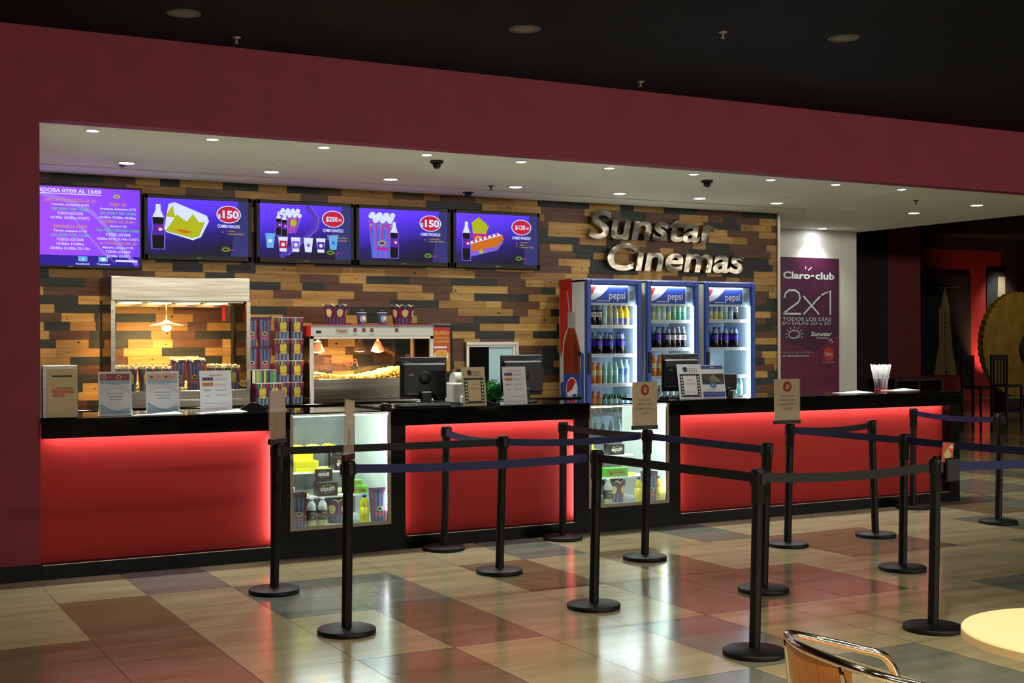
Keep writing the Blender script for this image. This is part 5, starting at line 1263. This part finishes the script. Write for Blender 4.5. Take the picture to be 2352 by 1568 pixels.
clear_sign('A', 'clear sign sleeve seen edge on above the leftmost queue post', RAD(42), .2, .34, 0.)
clear_sign('B', 'clear sign sleeve leaning right above the nearest left queue post', RAD(52), .17, .33, .1)
t = thing('post_sign', 'small torn picture card and black box on the post near the table', 'sign', (4.086, -3.964, .944), 0)
a = MB(); a.bbox(.025, .125, -.055, -.02, -.13, .0, BPLAS, .006); a.bbox(-.03, .06, -.03, .0, -.001, .012, BPLAS, .003); a.build('box', t)
a = MB(); T = Matrix.Rotation(.12, 4, 'Y'); 
a.box(-.0, .085, -.04, -.038, -.02, .09, M('#a8442c', .3, name='picture_red'), T); a.add([tuple(T @ Vector(p)) for p in [(.01, -.0405, .02), (.04, -.0405, .06), (.07, -.0405, .03), (.05, -.0405, -.02)]], [(0, 1, 2, 3)], M('#a89a70', .3, name='picture_tan')); a.add([tuple(T @ Vector(p)) for p in [(.04, -.041, .06), (.07, -.041, .085), (.08, -.041, .06)]], [(0, 1, 2)], M('#c8b48c', .3, name='picture_light')); a.build('card', t)

# ------------------------------------------------------------------ table and chair, near right
t = thing('cafe_table', 'round cream topped cafe table at the lower right corner', 'table', (1.904, -6.61, 0))
a = MB(); a.lathe([(.0005, .72), (.352, .72), (.36, .724), (.36, .746), (.356, .75), (.0005, .75)], 96, M('#cdbd94', .35, name='cream_laminate'), smooth=False, cap=False); a.build('tabletop', t)
a = MB(); a.lathe([(.03, .02), (.03, .72)], 20, CHROME); a.build('column', t)
a = MB(); a.lathe([(.22, 0), (.22, .012), (.04, .03), (.03, .03)], 36, CHROME); a.build('base', t)
t = thing('cafe_chair', 'chrome tube cafe armchair with orange plywood back facing the round table', 'chair', (1.295, -6.48, 0), RAD(-15))
WOODO = noise_mat('orange_plywood', '#a8652a', '#bd7632', (3, 3, 20), .35)
def smooth_path(P, n=8):
    P = [Vector(p) for p in P]; out = []
    for i in range(len(P) - 1):
        a0, a1, a2, a3 = P[max(0, i - 1)], P[i], P[i + 1], P[min(len(P) - 1, i + 2)]
        for k in range(n):
            u = k / n; out.append(.5 * ((2 * a1) + (a2 - a0) * u + (2 * a0 - 5 * a1 + 4 * a2 - a3) * u * u + (-a0 + 3 * a1 - 3 * a2 + a3) * u ** 3))
    return out + [P[-1]]
side = [(.15, .25, .0), (.145, .25, .3), (.13, .25, .55), (.09, .25, .655), (.0, .25, .69), (-.15, .25, .73), (-.24, .215, .755), (-.285, .11, .765)]
rim = side + [(-.3, 0, .768)] + [(x, -y, z_) for x, y, z_ in reversed(side)]
a = MB(); a.tube(smooth_path(rim), .0125, CHROME, 14); a.build('arm_frame', t)
for s_ in (-1, 1):
    a = MB(); a.tube(smooth_path([(-.25, .2 * s_, 0), (-.23, .2 * s_, .25), (-.235, .19 * s_, .5), (-.27, .16 * s_, .755)]), .0125, CHROME, 12); a.build('leg', t)
for k in range(3):
    q0 = (-.19 + .125 * k, -.07 + .125 * k)
    v = []; n = 6
    for i in range(n + 1):
        yy = q0[0] + (q0[1] - q0[0]) * i / n
        xt = -.298 + .9 * yy * yy; xb = -.24 + .7 * yy * yy
        v += [(xt + .004, yy, .755), (xb + .004, yy * .8, .40), (xb - .004, yy * .8, .40), (xt - .004, yy, .755)]
    a = MB(); a.add(v, [(i * 4 + k2, i * 4 + (k2 + 1) % 4, i * 4 + 4 + (k2 + 1) % 4, i * 4 + 4 + k2) for i in range(n) for k2 in range(4)] + [(0, 1, 2, 3), (n * 4 + 3, n * 4 + 2, n * 4 + 1, n * 4)], WOODO); a.build('back_slat', t)
a = MB(); a.lathe([(.0005, .44), (.2, .44), (.212, .447), (.212, .453), (.2, .458), (.0005, .458)], 48, WOODO); a.build('seat', t)
a = MB(); a.tube([(.215 * math.cos(2 * PI * i / 32), .215 * math.sin(2 * PI * i / 32), .438) for i in range(32)], .01, CHROME, 10, True)
for s_ in (-1, 1): a.tube([(.13, .15 * s_, .438), (.14, .25 * s_, .44)], .008, CHROME, 8); a.tube([(-.15, .15 * s_, .438), (-.232, .19 * s_, .44)], .008, CHROME, 8)
a.build('seat_ring', t)

# ------------------------------------------------------------------ far background on the right
a = MB(); a.box(0, 1.82, 0, .03, 0, 2.66, M('#0d0f0c', .7, name='dark_banner_cloth'))
A = Art(a, (0, -.001, 0), (1.82, 0, 0), (0, 0, 2.66), (0, -1, 0), .004); STN = M('#8a7850', .7, name='banner_stone')
A.poly([(.24, 0), (.7, 0), (.66, .12), (.62, .22), (.58, .45), (.55, .68), (.48, .84), (.455, .88), (.43, .82), (.38, .68), (.33, .66), (.34, .3), (.3, .2)], STN, 1)
A.poly([(.47, .0), (.5, .0), (.49, .08), (.47, .09)], INK, 2); A.stroke([(.25, .87), (.45, .868), (.78, .885)], .006, STN, 1)
for k in range(10): A.rect(.45, .475, .2 + .045 * k, .215 + .045 * k, INK, 2)
tag(a.build('banner', None, (24.19, 15.469, .63)), 'dark banner with a pale tower on the far red wall', 'banner')
spot((26.5, 14.9, .25), 150, (1, .35, .2), 70, .8, .1, aim=(26.5, 15.5, 2.0))
spot((27.1, 14.6, 3.8), 60, (1, .9, .75), 70, .8, .1, aim=(27.1, 15.5, 2.2))
a = MB(); a.box(0, .7, 0, .03, 0, 2.4, M('#20282c', .6, name='teal_dark_print')); A = Art(a, (0, -.001, 0), (.7, 0, 0), (0, 0, 2.4), (0, -1, 0), .004); A.poly([(.1, 0), (1, 0), (1, .95), (.6, .95), (.55, .45), (.1, .3)], M('#8a8474', .6, name='pale_print'), 1)
tag(a.build('wall_poster', None, (26.62, 15.469, 1.0)), 'tall pale and teal poster beside the big yellow wheel at the far right', 'poster')
t = thing('decorative_wheel', 'huge yellow fluted wheel standing in the dark at the right edge', 'decoration', (21.62, 10.2, 1.47))
a = MB(); n = 96; YM = noise_mat('mustard_fabric', '#7a5f18', '#94741f', (4, 4, 4), .7); Rr = 1.14; v = []
for y_ in (0, .14):
    for i in range(n):
        q = 2 * PI * i / n; r_ = Rr * (1.0 if i % 2 else .975); v.append((r_ * math.cos(q), y_, r_ * math.sin(q)))
v += [(0, -.12, 0), (0, .2, 0)]
a.add(v, [(i, (i + 1) % n, 2 * n) for i in range(n)] + [(n + (i + 1) % n, n + i, 2 * n + 1) for i in range(n)] + [((i + 1) % n, i, n + i, n + (i + 1) % n) for i in range(n)], YM); a.build('rim', t)
a = MB(); a.lathe([(.34, 0), (.34, .05), (.0005, .06)], 32, DK, T=Matrix.Translation((.2, -.1, -.1)) @ Matrix.Rotation(PI / 2, 4, 'X')); a.build('hub', t)
a = MB(); a.box(-.5, -.4, .0, .3, -1.47, -.9, DK); a.box(.4, .5, .0, .3, -1.47, -.9, DK); a.box(-.4, .4, .0, .25, -1.47, -1.4, DK); a.build('stand', t)
def bar_stool(x, y, lb, rot):
    t = thing('high_chair', lb, 'chair', (x, y, 0), rot, 'high chairs by the wheel'); WD = M('#1c100c', .6, name='dark_wood')
    a = MB(); a.bbox(-.2, .2, -.2, .2, .72, .76, WD, .01); a.build('seat', t)
    for sx in (-1, 1):
        for sy in (-1, 1): a = MB(); a.box(sx * .18 - .018, sx * .18 + .018, sy * .18 - .018, sy * .18 + .018, 0, .72 if sy < 0 else 1.3, WD); a.build('leg', t)
    a = MB(); a.box(-.16, .16, .168, .192, 1.2, 1.3, WD)
    for k in range(4): a.box(-.13 + .075 * k, -.1 + .075 * k, .17, .19, .76, 1.2, WD)
    a.build('backrest', t)
bar_stool(16.6, 6.9, 'dark wooden high chair in front of the yellow wheel, left one', .2)
bar_stool(17.7, 7.2, 'dark wooden high chair in front of the yellow wheel, right one', -.1)
t = thing('low_cabinet', 'dark low cabinet with open compartments against the far red wall', 'cabinet', (14.7, 6.4, 0))
a = MB(); CW = M('#3a2418', .6, name='brown_wood'); a.box(-.55, .55, 0, .5, .9, .94, CW); a.box(-.55, .55, 0, .5, 0, .1, CW)
for x in (-.55, -.02, .51): a.box(x, x + .04, 0, .5, .1, .9, CW)
a.box(-.55, .55, .46, .5, .1, .9, INK); a.build('carcass', t)
spot((14.0, 4.4, 3.5), 14, (1, .85, .7), 100, .8, .1); spot((20.5, 8.0, 4.0), 20, (1, .8, .5), 90, .8, .1, aim=(21.6, 10.2, 1.5))
